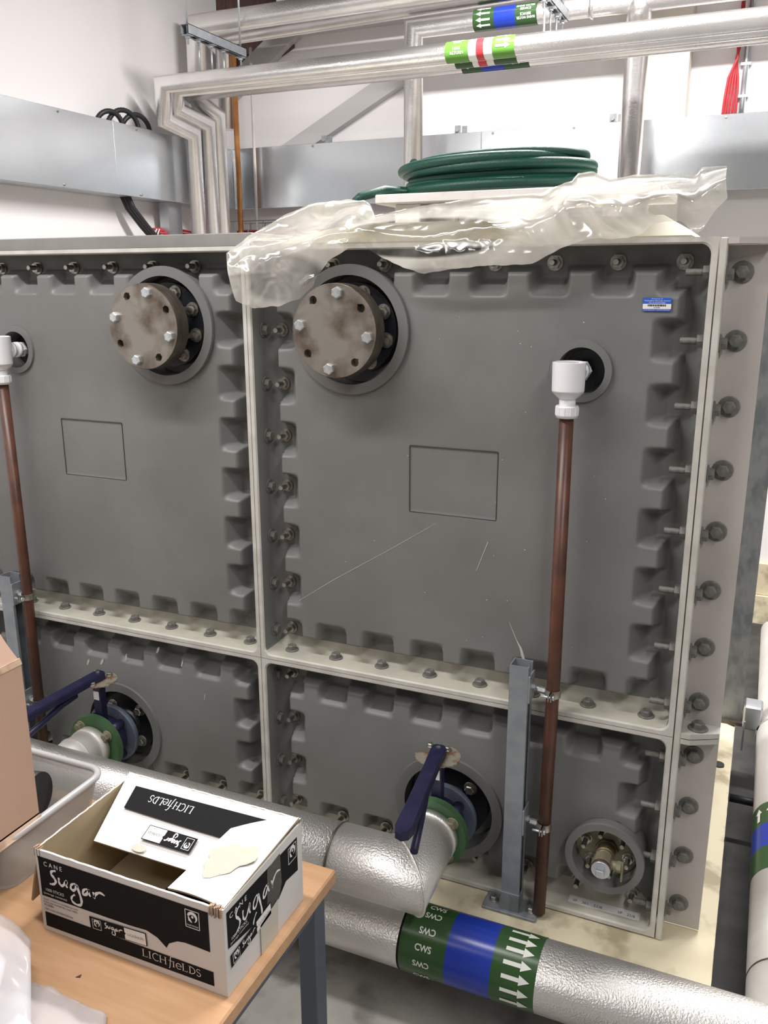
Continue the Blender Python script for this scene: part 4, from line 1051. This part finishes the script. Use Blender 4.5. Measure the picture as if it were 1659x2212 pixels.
S['label'] = 'crumpled milky plastic sheet draped over the top front edge of the tank'; S['category'] = 'plastic sheet'
at_ = S.data.attributes.new('clear', 'FLOAT', 'POINT'); at_.data.foreach_set('value', CL)

# ------------------------------------------------------------------ table
TX0, TX1, TY0, TY1, TZ = -.86, .542, -1.36, -.655, .5
T = thing('table', (0, -1, ZF), 'beech topped table with grey square steel legs, bottom left', 'table')
b = MB(); b.box(TX0, TX1, TY0, TY1, TZ - .025, TZ, .003); b.build('tabletop', 'beech', T)
for xx in (TX0 + .03, TX1 - .045):
    for yy in (TY0 + .02, TY1 - .052):
        b = MB(); b.box(xx, xx + .033, yy, yy + .033, ZF, TZ - .025, .002); b.build('leg', 'leg', T)
b = MB(); b.box(TX1 - .045, TX1 - .015, TY0 + .05, TY1 - .05, TZ - .055, TZ - .025); b.box(TX0 + .06, TX1 - .045, TY1 - .050, TY1 - .024, TZ - .055, TZ - .025); b.build('rail', 'leg', T)
b = MB(); b.prism([(0, 0), (.006, .002), (.004, .007)], (.315, -1.00, TZ + .0003), (1, 0, 0), (0, 1, 0), .0008)
c_ = b.build('crumb', 'brown'); c_['label'] = 'tiny brown crumb on the table in front of the sugar box'; c_['category'] = 'crumb'

# ------------------------------------------------------------------ sugar box
BX0, BX1, BY0, BY1, BZ0, BZ1 = .206, .527, -.946, -.738, .5005, .637
T = thing('sugar_box', ((BX0 + BX1) / 2, (BY0 + BY1) / 2, BZ0), 'open white and black printed cane sugar box on the table', 'box')
th = .0032
b = MB(); jig = lambda k: .0012 * mnoise.noise(Vector((k * 2.3, 1, 1)))
def wallpanel(b, p0, p1, z0, z1, inward, n=40):
    """corrugated wall with a slightly ragged top edge"""
    p0 = Vector((*p0, 0)); p1 = Vector((*p1, 0)); inw = Vector((*inward, 0)) * th
    o_, i_ = [], []
    rows = [[], [], [], []]
    for k in range(n + 1):
        q = p0 + (p1 - p0) * k / n; zt = z1 + jig(k + p0.x * 100)
        rows[0].append((q.x, q.y, z0)); rows[1].append((q.x, q.y, zt)); rows[2].append((q.x + inw.x, q.y + inw.y, zt)); rows[3].append((q.x + inw.x, q.y + inw.y, z0))
    b.m(0).grid(rows[:3], smooth=False); b.m(1).grid(rows[2:], smooth=False)
wallpanel(b, (BX0, BY0), (BX1, BY0), BZ0, BZ1, (0, 1)); wallpanel(b, (BX1, BY0), (BX1, BY1), BZ0, BZ1, (-1, 0))
wallpanel(b, (BX1, BY1), (BX0, BY1), BZ0, BZ1 + .006, (0, -1)); wallpanel(b, (BX0, BY1), (BX0, BY0), BZ0, BZ1, (1, 0))
b.m(1).box(BX0 + th, BX1 - th, BY0 + th, BY1 - th, BZ0, BZ0 + .003)
BODY = b.build('body', ['boxw', 'kraft'], T)
# front face print
U = (1, 0, 0); V = (0, 0, 1); FW = BX1 - BX0; FH = BZ1 - BZ0
def fp(s_, t_): return (s_ * FW, t_ * FH)
OF = Vector((BX0, BY0 - .0004, BZ0))
b = MB()
low = [(.015, .44), (.25, .444), (.50, .448), (.60, .462), (.655, .42), (.70, .335), (.715, .40), (.76, .462), (.80, .478), (.86, .476), (.925, .47)]
n = len(low); topv = .925
for i in range(n - 1):
    a, c = low[i], low[i + 1]; b.poly([fp(*a), fp(*c), fp(c[0], topv), fp(a[0], topv)], OF, U, V)
b.poly([fp(.02, .058), fp(.935, .078), fp(.935, .245), (fp(.6, .243)), fp(.02, .24)], OF, U, V)
fpn = b.build('black_print', 'ink', BODY)
# LICHFIELDS logotype drawn as serif strokes
def serif(mb, o, u, v, h, w, adv=1.0):
    """draws LICHfIELDS with strokes, total width w, cap height h"""
    S_ = []
    def vert(x, y0=0, y1=1, wd=.12): S_.append(([(x, y0), (x, y1)], wd)); S_.append(([(x - .16, y0 + .02), (x + .16, y0 + .02)], .04)); S_.append(([(x - .16, y1 - .02), (x + .16, y1 - .02)], .04))
    def arc(cx, cy, rx, ry, a0, a1, wd=.1, n=14): S_.append(([(cx + rx * math.cos(a0 + (a1 - a0) * k / n), cy + ry * math.sin(a0 + (a1 - a0) * k / n)) for k in range(n + 1)], wd))
    x = .15
    vert(x); S_.append(([(x, .03), (x + .5, .03), (x + .53, .22)], .06)); x += .85
    vert(x); x += .38
    arc(x + .42, .5, .42, .5, .8, 2 * PI - .8, .09); x += .98
    vert(x); vert(x + .65); S_.append(([(x, .52), (x + .65, .52)], .05)); x += 1.05
    S_.append(([(x + .02, -.32), (x + .12, -.2), (x + .2, .4), (x + .26, 1.15), (x + .40, 1.38), (x + .62, 1.34)], .10)); S_.append(([(x, .75), (x + .5, .75)], .06)); x += .62
    vert(x, 0, .8); x += .32
    arc(x + .33, .38, .33, .38, .0, 2 * PI - .7, .09); S_.append(([(x + .02, .4), (x + .66, .4)], .05)); x += .88
    vert(x); S_.append(([(x, .03), (x + .5, .03), (x + .53, .22)], .06)); x += .85
    vert(x); arc(x, .5, .62, .48, -PI / 2, PI / 2, .09); x += .85
    arc(x + .22, .74, .22, .22, .5, PI * 1.5, .08); arc(x + .2, .27, .24, .25, PI / 2, -PI + .4, .09); x += .5
    k = w / x; u = Vector(u); v = Vector(v); o = Vector(o)
    for pts, wd in S_:
        pts2 = [(p[0] * k, p[1] * h) for p in pts]; mb.ribbon(pts2, wd * h * .95, o, u, v)
def script(mb, o, u, v, w, h, wt):
    """handwritten 'sugar': strokes in a 1 x 1 box, baseline .38"""
    st = [
     [(.155, .99), (.13, 1.0), (.075, .93), (.07, .83), (.11, .73), (.135, .63), (.12, .53), (.07, .46), (.02, .45)],
     [(.20, .80), (.195, .70), (.20, .60), (.225, .53), (.26, .55), (.30, .65), (.335, .78), (.325, .66), (.325, .57), (.345, .53)],
     [(.50, .73), (.47, .77), (.42, .70), (.40, .60), (.41, .52), (.44, .50), (.48, .58), (.515, .74), (.53, .60), (.555, .40), (.57, .20), (.55, .05), (.49, .0), (.42, .04), (.39, .14), (.41, .26), (.46, .36)],
     [(.71, .70), (.67, .72), (.625, .64), (.61, .54), (.63, .48), (.665, .52), (.70, .63), (.72, .72), (.72, .58), (.74, .49)],
     [(.79, .70), (.805, .60), (.80, .50), (.825, .62), (.87, .72), (.925, .76), (.99, .71)]]
    def cr(P, k=5):
        out = []
        for i in range(len(P) - 1):
            p0 = P[max(0, i - 1)]; p1 = P[i]; p2 = P[i + 1]; p3 = P[min(len(P) - 1, i + 2)]
            for j in range(k):
                t = j / k; t2, t3 = t * t, t * t * t
                out.append(tuple(.5 * (2 * p1[a] + (p2[a] - p0[a]) * t + (2 * p0[a] - 5 * p1[a] + 4 * p2[a] - p3[a]) * t2 + (3 * p1[a] - p0[a] - 3 * p2[a] + p3[a]) * t3) for a in (0, 1)))
        return out + [P[-1]]
    for s_ in st:
        c = cr(s_); n = len(c); mb.ribbon([(p[0] * w, p[1] * h) for p in c], [wt * (.75 + .45 * math.sin(PI * i / n) + .2 * math.sin(i * .8)) for i in range(n)], o, u, v)
def ftmark(mb, mk, o, u, v, w, h, framec=True):
    """small square certification mark: frame with round swoosh figure"""
    o = Vector(o); u = Vector(u); v = Vector(v); t = w * .05
    if framec:
        for pl in ([(0, 0), (w, 0)], [(w, 0), (w, h)], [(w, h), (0, h)], [(0, h), (0, 0)]): mb.ribbon(pl, t, o, u, v)
    cx, cy, r = w * .5, h * .60, w * .38
    mb.ribbon([(cx + r * .80 * math.cos(a), cy + r * .85 * math.sin(a)) for a in [2.9 - k * .30 for k in range(14)]], [r * (.15 + .45 * math.sin(PI * min(1, (k + 2) / 14))) for k in range(14)], o, u, v)
    mb.poly([(cx + r * .22 * math.cos(2 * PI * k / 14) + r * .05, cy + r * .26 * math.sin(2 * PI * k / 14) + r * .15) for k in range(14)], o, u, v)
    mb.ribbon([(cx - r * .75, cy + r * .1), (cx - r * .55, cy - r * .55), (cx - r * .1, cy - r * .95)], [r * .2, r * .5, r * .12], o, u, v)
OF2 = Vector((BX0, BY0 - .0008, BZ0))
b = MB()
def ft(txt, s_, t_, w_, h_, rot=0): text(b, txt, OF2 + Vector((s_ * FW, 0, t_ * FH)), U, V, w_ * FW, h_ * FH, rot)
ft('C A N E', .10, .855, .105, .055)
script(b, OF2 + Vector((.064 * FW, 0, .475 * FH)), U, V, .325 * FW, .33 * FH, .0036)
ft('1000 STICKS', .095, .535, .105, .036); ft('(average contents)', .095, .482, .135, .032)
serif(b, OF2 + Vector((.566 * FW, 0, .130 * FH)), U, V, .088 * FH, .305 * FW)
ftmark(b, None, OF2 + Vector((.812 * FW, 0, .685 * FH)), U, V, .068 * FW, .20 * FH)
ft('FAIRTRADE', .846, .712, .056, .018)
b.build('lettering', 'inkw', fpn)
b = MB()
for k, l_ in enumerate(('Sugar traded in compliance with', 'Fairtrade Standards, total 100%', 'FFL00004', 'Visit www.info.fairtrade.net')):
    wl = (.20, .195, .055, .165)[k]; ft(l_, .022 + wl / 2, .405 - k * .036 - (.012 if k == 3 else 0), wl, .026)
b.build('small_print', 'ink', BODY)
def miniplate(o, u, v, w, h, rot, par, flipc=False):
    o = Vector(o); u = Vector(u); v = Vector(v); c, s_ = math.cos(rot), math.sin(rot); u2 = u * c + v * s_; v2 = v * c - u * s_
    n_ = u.cross(v).normalized() * .0003
    b = MB(); b.poly([(0, 0), (w, 0), (w, h), (0, h)], o + n_, u2, v2); b.build('mini_plate', 'ink', par)
    b = MB(); b.poly([(w * .62, h * .05), (w * .985, h * .05), (w * .985, h * .95), (w * .62, h * .95), (w * .62, h * .6), (w * .645, h * .5), (w * .62, h * .4)], o + n_ * 2, u2, v2)
    script(b, o + n_ * 2 + u2 * w * .26 + v2 * h * .08, u2, v2, w * .33, h * .78, h * .07)
    ftmark(b, None, o + n_ * 2 + u2 * w * .05 + v2 * h * .12, u2, v2, w * .15, h * .74); b.build('mini_lettering', 'inkw', par)
    b = MB(); serif(b, o + n_ * 3 + u2 * w * .67 + v2 * h * .40, u2, v2, h * .17, w * .28); b.build('mini_logotype', 'ink', par)
miniplate(OF2 + Vector((.288 * FW, 0, .235 * FH)), U, V, .312 * FW, .155 * FH, math.radians(2.8), BODY)
# right face print (faces +X)
U = (0, 1, 0); SW = BY1 - BY0
def sp(s_, t_): return (s_ * SW, t_ * FH)
OS = Vector((BX1 + .0004, BY0, BZ0)); b = MB()
for pl in ([(.03, .53), (.40, .43), (.40, .92), (.03, .94)], [(.40, .43), (.62, .36), (.62, .90), (.40, .92)], [(.62, .36), (.70, .44), (.76, .50), (.76, .89), (.62, .90)], [(.76, .50), (.93, .46), (.93, .88), (.76, .89)]):
    b.poly([sp(*q) for q in pl], OS, U, V)
sb = b.build('black_print', 'ink', BODY)
OS2 = OS + Vector((.0004, 0, 0)); b = MB()
def stx(txt, s_, t_, w_, h_, rot=0): text(b, txt, OS2 + Vector((0, s_ * SW, t_ * FH)), U, V, w_ * SW, h_ * FH, rot)
stx('C A N E', .16, .865, .20, .055); script(b, OS2 + Vector((0, .09 * SW, .40 * FH)), U, V, .60 * SW, .46 * FH, .0030)
stx('1000 STICKS', .16, .60, .18, .035); stx('(average contents)', .16, .553, .21, .03)
ftmark(b, None, OS2 + Vector((0, .80 * SW, .66 * FH)), U, V, .11 * SW, .19 * FH)
b.build('lettering', 'inkw', sb)
miniplate(OS2 + Vector((0, .05 * SW, .285 * FH)), U, V, .50 * SW, .15 * FH, math.radians(4), BODY)
b = MB(); b.poly([sp(.40, .0), sp(.62, .0), sp(.64, .42), (sp(.40, .36))], OS2 + Vector((.0006, 0, 0)), U, V); b.build('beige_tape', 'tapeb', BODY)
b = MB(); b.poly([sp(.50, .42), sp(.57, .38), sp(.66, .40), sp(.70, .55), sp(.69, .92), sp(.52, .90)], OS + Vector((.0002, 0, 0)), U, V); b.build('black_tape', 'tape', BODY)
# rear flap folded down into the box
def quadpt(c, s_, t_):
    a = Vector(c[0]).lerp(Vector(c[1]), s_); d = Vector(c[3]).lerp(Vector(c[2]), s_); return a.lerp(d, t_)
def flap(name, c, par, lab=None, nx=16, ny=10, sag=.004):
    """c: hinge left, hinge right, free right, free left"""
    nrm = (Vector(c[1]) - Vector(c[0])).cross(Vector(c[3]) - Vector(c[0])).normalized()
    if nrm.z < 0: nrm = -nrm
    rows = []; rows2 = []
    for j in range(ny + 1):
        r1, r2 = [], []
        for i in range(nx + 1):
            p = quadpt(c, i / nx, j / ny) + nrm * sag * math.sin(PI * j / ny); r1.append(tuple(p)); r2.append(tuple(p - nrm * .0028))
        rows.append(r1); rows2.append(r2)
    b = MB(); b.m(0).grid(rows, False); b.m(1).grid(rows2, False)
    b.m(1)
    for A_, B_ in ((rows[0], rows2[0]), (rows[-1], rows2[-1]), ([r[0] for r in rows], [r[0] for r in rows2]), ([r[-1] for r in rows], [r[-1] for r in rows2])): b.grid([A_, B_], False)
    return b.build(name, ['boxw', 'kraft'], par, lab), nrm
RC_ = [(.2065, BY1 - .002, BZ1 + .006), (BX1 - .001, BY1 - .002, BZ1 + .006), (.486, -.862, .603), (.236, -.862, .603)]
FLR, nr_ = flap('rear_flap', RC_, T, 'printed rear flap folded into the box', sag=.0)
def onflap(c, nrm, s_, t_, lift=.0030): return quadpt(c, s_, t_) + nrm * lift
def fpoly(b, pts): b.add([onflap(RC_, nr_, *p) for p in pts], [tuple(range(len(pts)))])
b = MB(); fpoly(b, [(.085, .17), (.5, .155), (.5, .52), (.085, .50)]); fpoly(b, [(.5, .155), (.93, .14), (.86, .52), (.5, .52)]); fb = b.build('black_print', 'ink', FLR)
o = onflap(RC_, nr_, .36, .30, .0036); uu = (onflap(RC_, nr_, .3, .3) - onflap(RC_, nr_, .4, .3)).normalized(); vv = (onflap(RC_, nr_, .36, .2) - onflap(RC_, nr_, .36, .4)).normalized()
b = MB(); serif(b, onflap(RC_, nr_, .475, .235, .0036), uu, -vv, .0135, .082); b.build('lettering', 'inkw', fb)
miniplate(onflap(RC_, nr_, .62, .62, .0036), uu, -vv, .088, .026, 0, FLR)
b = MB()
for k, l_ in enumerate(('as for', 'est in their', 'inable future.')): text(b, l_, onflap(RC_, nr_, .845 - .01 * k, .90 - .055 * (k), .0036), uu, -vv, (.012, .022, .026)[k], .005)
b.build('small_print', 'ink', FLR)
b = MB(); n = 16; b.add([onflap(RC_, nr_, .32 + .05 * math.cos(2 * PI * k / n), .935 + .05 * math.sin(2 * PI * k / n), .0034) for k in range(n)], [tuple(range(n))]); b.build('damp_patch', 'stain', FLR)
# side flap folded inwards over the right end
SC_ = [(BX1 - .001, BY1 - .004, BZ1 + .010), (BX1 - .001, BY0 + .004, BZ1 + .001), (.430, BY0 + .012, .633), (.436, -.790, .634)]
FLS, ns_ = flap('side_flap', SC_, T, 'white side flap with a grey stain', sag=.004)
n = 28; b = MB(); pts = []
for k in range(n):
    a = 2 * PI * k / n; r = 1 + .18 * math.sin(3 * a + 1) + .08 * math.sin(7 * a); pts.append((.55 + .21 * r * math.cos(a), .50 + .36 * r * math.sin(a)))
b.add([onflap(SC_, ns_, p[0], p[1], .0046) for p in pts], [tuple(range(n))]); b.build('damp_patch', 'stain', FLS)
# front flap folded outside-in remnant, torn corners and left flap
b = MB()
for (x, y, w_) in ((BX1 - .012, BY0 + .002, .020), (BX0 + .004, BY0 + .004, .012)):
    for k in range(7): b.box(x - w_ / 2 + k * w_ / 7, x - w_ / 2 + (k + .6) * w_ / 7, y - .004 + .001 * (k % 3), y + .004, BZ1 - .012 - .002 * (k % 2), BZ1 + .0015 + .001 * (k % 3))
b.build('torn_corner', 'cardcut', BODY)
LF = [(BX0, BY0 + .01, BZ1), (BX0, BY1 - .02, BZ1), (BX0 - .030, BY1 - .03, BZ0 + .045), (BX0 - .033, BY0 + .012, BZ0 + .03)]
flap('left_flap', LF, T, 'left flap hanging outside', sag=.002)
# inside bottom flaps and a black carton
b = MB(); b.prism([(BX0 + .01, BY0 + .01), (.33, BY0 + .01), (.33, BY1 - .01), (BX0 + .01, BY1 - .01)], (0, 0, BZ0 + .004), (1, 0, 0), (0, 1, 0), .003); b.build('bottom_flap', 'kraft', T)
T = thing('small_carton', (.40, -.86, BZ0), 'flattened black printed carton lying inside the sugar box', 'carton')
b = MB(); b.box(.335, .50, -.93, -.76, BZ0 + .004, BZ0 + .022, .001); cc = b.build('body', 'ink', T)
b = MB(); script(b, (.36, -.925, BZ0 + .0225), (1, 0, 0), (0, 1, 0), .07, .035, .002); b.build('lettering', 'inkw', cc)

# ------------------------------------------------------------------ crate, cardboard box, paper
CX0, CX1, CY0, CY1, CZ = -.42, .120, -.935, -.695, .600
T = thing('plastic_crate', (-.15, -.8, TZ), 'translucent plastic crate with rounded rim behind the sugar box', 'crate')
def rrect(x0, x1, y0, y1, r, n=6):
    p = []
    for cx, cy, a0 in ((x1 - r, y1 - r, 0), (x0 + r, y1 - r, PI / 2), (x0 + r, y0 + r, PI), (x1 - r, y0 + r, 1.5 * PI)):
        for k in range(n + 1): a = a0 + PI / 2 * k / n; p.append((cx + r * math.cos(a), cy + r * math.sin(a)))
    return p
b = MB(); rings = []
for ins_, z in ((.022, TZ + .001), (.006, CZ - .012), (.003, CZ - .002)):
    rings.append([(x, y, z) for x, y in rrect(CX0 + ins_, CX1 - ins_, CY0 + ins_, CY1 - ins_, .03)])
for ins_, z in ((.006, CZ - .002), (.009, CZ - .012), (.025, TZ + .004)):
    rings.append([(x, y, z) for x, y in rrect(CX0 + ins_, CX1 - ins_, CY0 + ins_, CY1 - ins_, .028)])
b.grid([r + [r[0]] for r in rings]); b.add(rings[0], [tuple(range(len(rings[0])))]); b.build('tub', 'crate', T)
b = MB(); pts = [(x, y, CZ) for x, y in rrect(CX0 + .004, CX1 - .004, CY0 + .004, CY1 - .004, .03)]
b.tube(pts, .0062, 10, closed=True, miter=False); b.build('rim', 'crater', T)
T = thing('pipe_fitting', (-.02, -.76, .53), 'black plastic pipe elbow lying in the plastic crate', 'pipe fitting')
b = MB(); b.tube([(-.14, -.79, .560), (-.01, -.765, .563)], .034, 28); b.build('socket', 'blackpl', T)
b = MB(); b.tube([(-.022, -.7675, .5627), (.020, -.7595, .5635)], .040, 28); b.m(0).tube([(-.14, -.80, .565), (-.10, -.86, .545)], .030, 24); b.build('collar', 'blackpl', T)
T = MB().box(-.22, .108, -1.2, -.94, TZ + .0005, .5905, .002).build('black_case', 'blackpl'); T['label'] = 'black case under the tall cardboard box'; T['category'] = 'case'

T = thing('cardboard_box', (-.1, -1.03, .594), 'tall brown cardboard box with open torn flaps at the left edge', 'box')
b = MB(); kx0, kx1, ky0, ky1, kz0, kz1 = -.20, .114, -1.24, -.848, .6065, .870
t = .004
for q in ((kx0 + t, kx1 - t, ky0, ky0 + t), (kx0 + t, kx1 - t, ky1 - t, ky1), (kx0, kx0 + t, ky0, ky1), (kx1 - t, kx1, ky0, ky1)): b.box(*q, kz0, kz1)
b.box(kx0, kx1, ky0, ky1, kz0, kz0 + t); bd = b.build('body', 'card', T)
def slab(nm, c, par, m='card', tt=.004):
    n_ = (Vector(c[1]) - Vector(c[0])).cross(Vector(c[3]) - Vector(c[0])).normalized() * tt
    v = [Vector(p) for p in c] + [Vector(p) + n_ for p in c]
    return MB().add(v, [(0, 1, 2, 3), (7, 6, 5, 4), (0, 1, 5, 4), (1, 2, 6, 5), (2, 3, 7, 6), (3, 0, 4, 7)]).build(nm, m, par)
slab('flap', [(kx1 - .002, ky1, kz1), (kx1 - .002, ky0, kz1), (kx1 - .075, ky0 + .02, kz1 + .14), (kx1 - .055, ky1 - .03, kz1 + .11)], T)
slab('flap', [(kx1 - .01, ky1 - .002, kz1), (kx0, ky1 - .002, kz1), (kx0 + .02, ky1 - .04, kz1 + .15), (kx1 - .07, ky1 - .035, kz1 + .15)], T)
slab('torn_edge', [(kx1 + .001, ky1 + .001, kz1 - .004), (kx1 + .001, ky0, kz1 - .004), (kx1 - .001, ky0, kz1 + .004), (kx1 - .001, ky1, kz1 + .006)], T, 'cardcut', .002)
slab('bottom_flap', [(kx1 + .001, ky1, kz0 + .002), (kx1 + .001, ky0, kz0 + .002), (kx1 + .010, ky0, kz0 - .010), (kx1 + .006, ky1, kz0 - .008)], T, 'cardcut', .002)

def sheetlet(name, label, cat, c, m, bend, seed, group=None):
    b = MB(); rows = []
    for j in range(25):
        r = []
        for i in range(25):
            p = quadpt(c, i / 24, j / 24); z = bend * math.sin(PI * i / 24) * (.5 + .5 * math.sin(PI * j / 24 + .4)) + .006 * mnoise.noise(Vector((i * .2, j * .2, seed)))
            r.append((p.x, p.y, max(TZ + .001, p.z + z)))
        rows.append(r)
    b.grid(rows); o = b.build(name, m, solid=.0006, recalc=False); o['label'] = label; o['category'] = cat
    if group: o['group'] = group
    return o
sheetlet('paper_sheet', 'white paper sheet curling up in the bottom left corner', 'paper', [(.10, -1.03, .535), (.235, -1.04, .535), (.36, -1.20, .53), (.10, -1.28, .53)], 'paper', .02, 1)
sheetlet('paper_sheet', 'white paper corner poking out lowest at the bottom left', 'paper', [(.30, -1.085, .512), (.362, -1.100, .512), (.40, -1.25, .512), (.27, -1.28, .512)], 'paper', .006, 2)
sheetlet('plastic_sleeve', 'clear plastic sleeve with rounded corner over the white papers', 'plastic sleeve', [(.12, -.985, .532), (.245, -1.005, .545), (.37, -1.13, .535), (.12, -1.25, .53)], 'sleeve', .022, 3)
sheetlet('plastic_sleeve', 'clear flat plastic sleeve on the table edge, lowest right of the papers', 'plastic sleeve', [(.26, -1.03, .503), (.40, -1.035, .503), (.47, -1.13, .503), (.26, -1.25, .503)], 'sleeve', .003, 4)

# ------------------------------------------------------------------ lights and camera
def area(name, loc, rot, sx, sy, power, col=(1, .97, .95)):
    l = bpy.data.lights.new(name, 'AREA'); l.shape = 'RECTANGLE'; l.size = sx; l.size_y = sy; l.energy = power; l.color = col
    o = bpy.data.objects.new(name, l); COL.objects.link(o); o.location = loc; o.rotation_euler = rot
    return o
area('ceiling_lamp', (-.40, -.86, 2.55), (0, 0, 0), 1.5, .10, 38)
area('ceiling_lamp_rear', (-.95, -2.4, 2.75), (math.radians(20), 0, 0), 1.8, .2, 15)
area('ceiling_lamp_back', (.85, 1.1, 3.1), (math.radians(10), 0, 0), 2.0, .15, 168)
area('ceiling_lamp_right', (2.0, -1.8, 2.9), (math.radians(14), math.radians(4), 0), .15, 1.5, 34)
w = bpy.data.worlds.new('world'); sc.world = w; w.use_nodes = True
w.node_tree.nodes['Background'].inputs[0].default_value = (.9, .93, 1, 1); w.node_tree.nodes['Background'].inputs[1].default_value = .3

cam = bpy.data.cameras.new('camera'); co = bpy.data.objects.new('camera', cam); COL.objects.link(co)
yaw, pit, rol = .4128, -.262, -.0025
fw = Vector((-math.sin(yaw) * math.cos(pit), math.cos(yaw) * math.cos(pit), math.sin(pit)))
rt = Vector((math.cos(yaw), math.sin(yaw), 0)); up = rt.cross(fw)
r2 = rt * math.cos(rol) + up * math.sin(rol); u2 = -rt * math.sin(rol) + up * math.cos(rol)
co.matrix_world = Matrix(((r2.x, u2.x, -fw.x, 1.0994), (r2.y, u2.y, -fw.y, -1.7304), (r2.z, u2.z, -fw.z, 1.4253), (0, 0, 0, 1)))
cam.sensor_fit = 'VERTICAL'; cam.sensor_height = 36; cam.lens = 36 * 1869.892 / 2212
cam.clip_start = .05
sc.camera = co
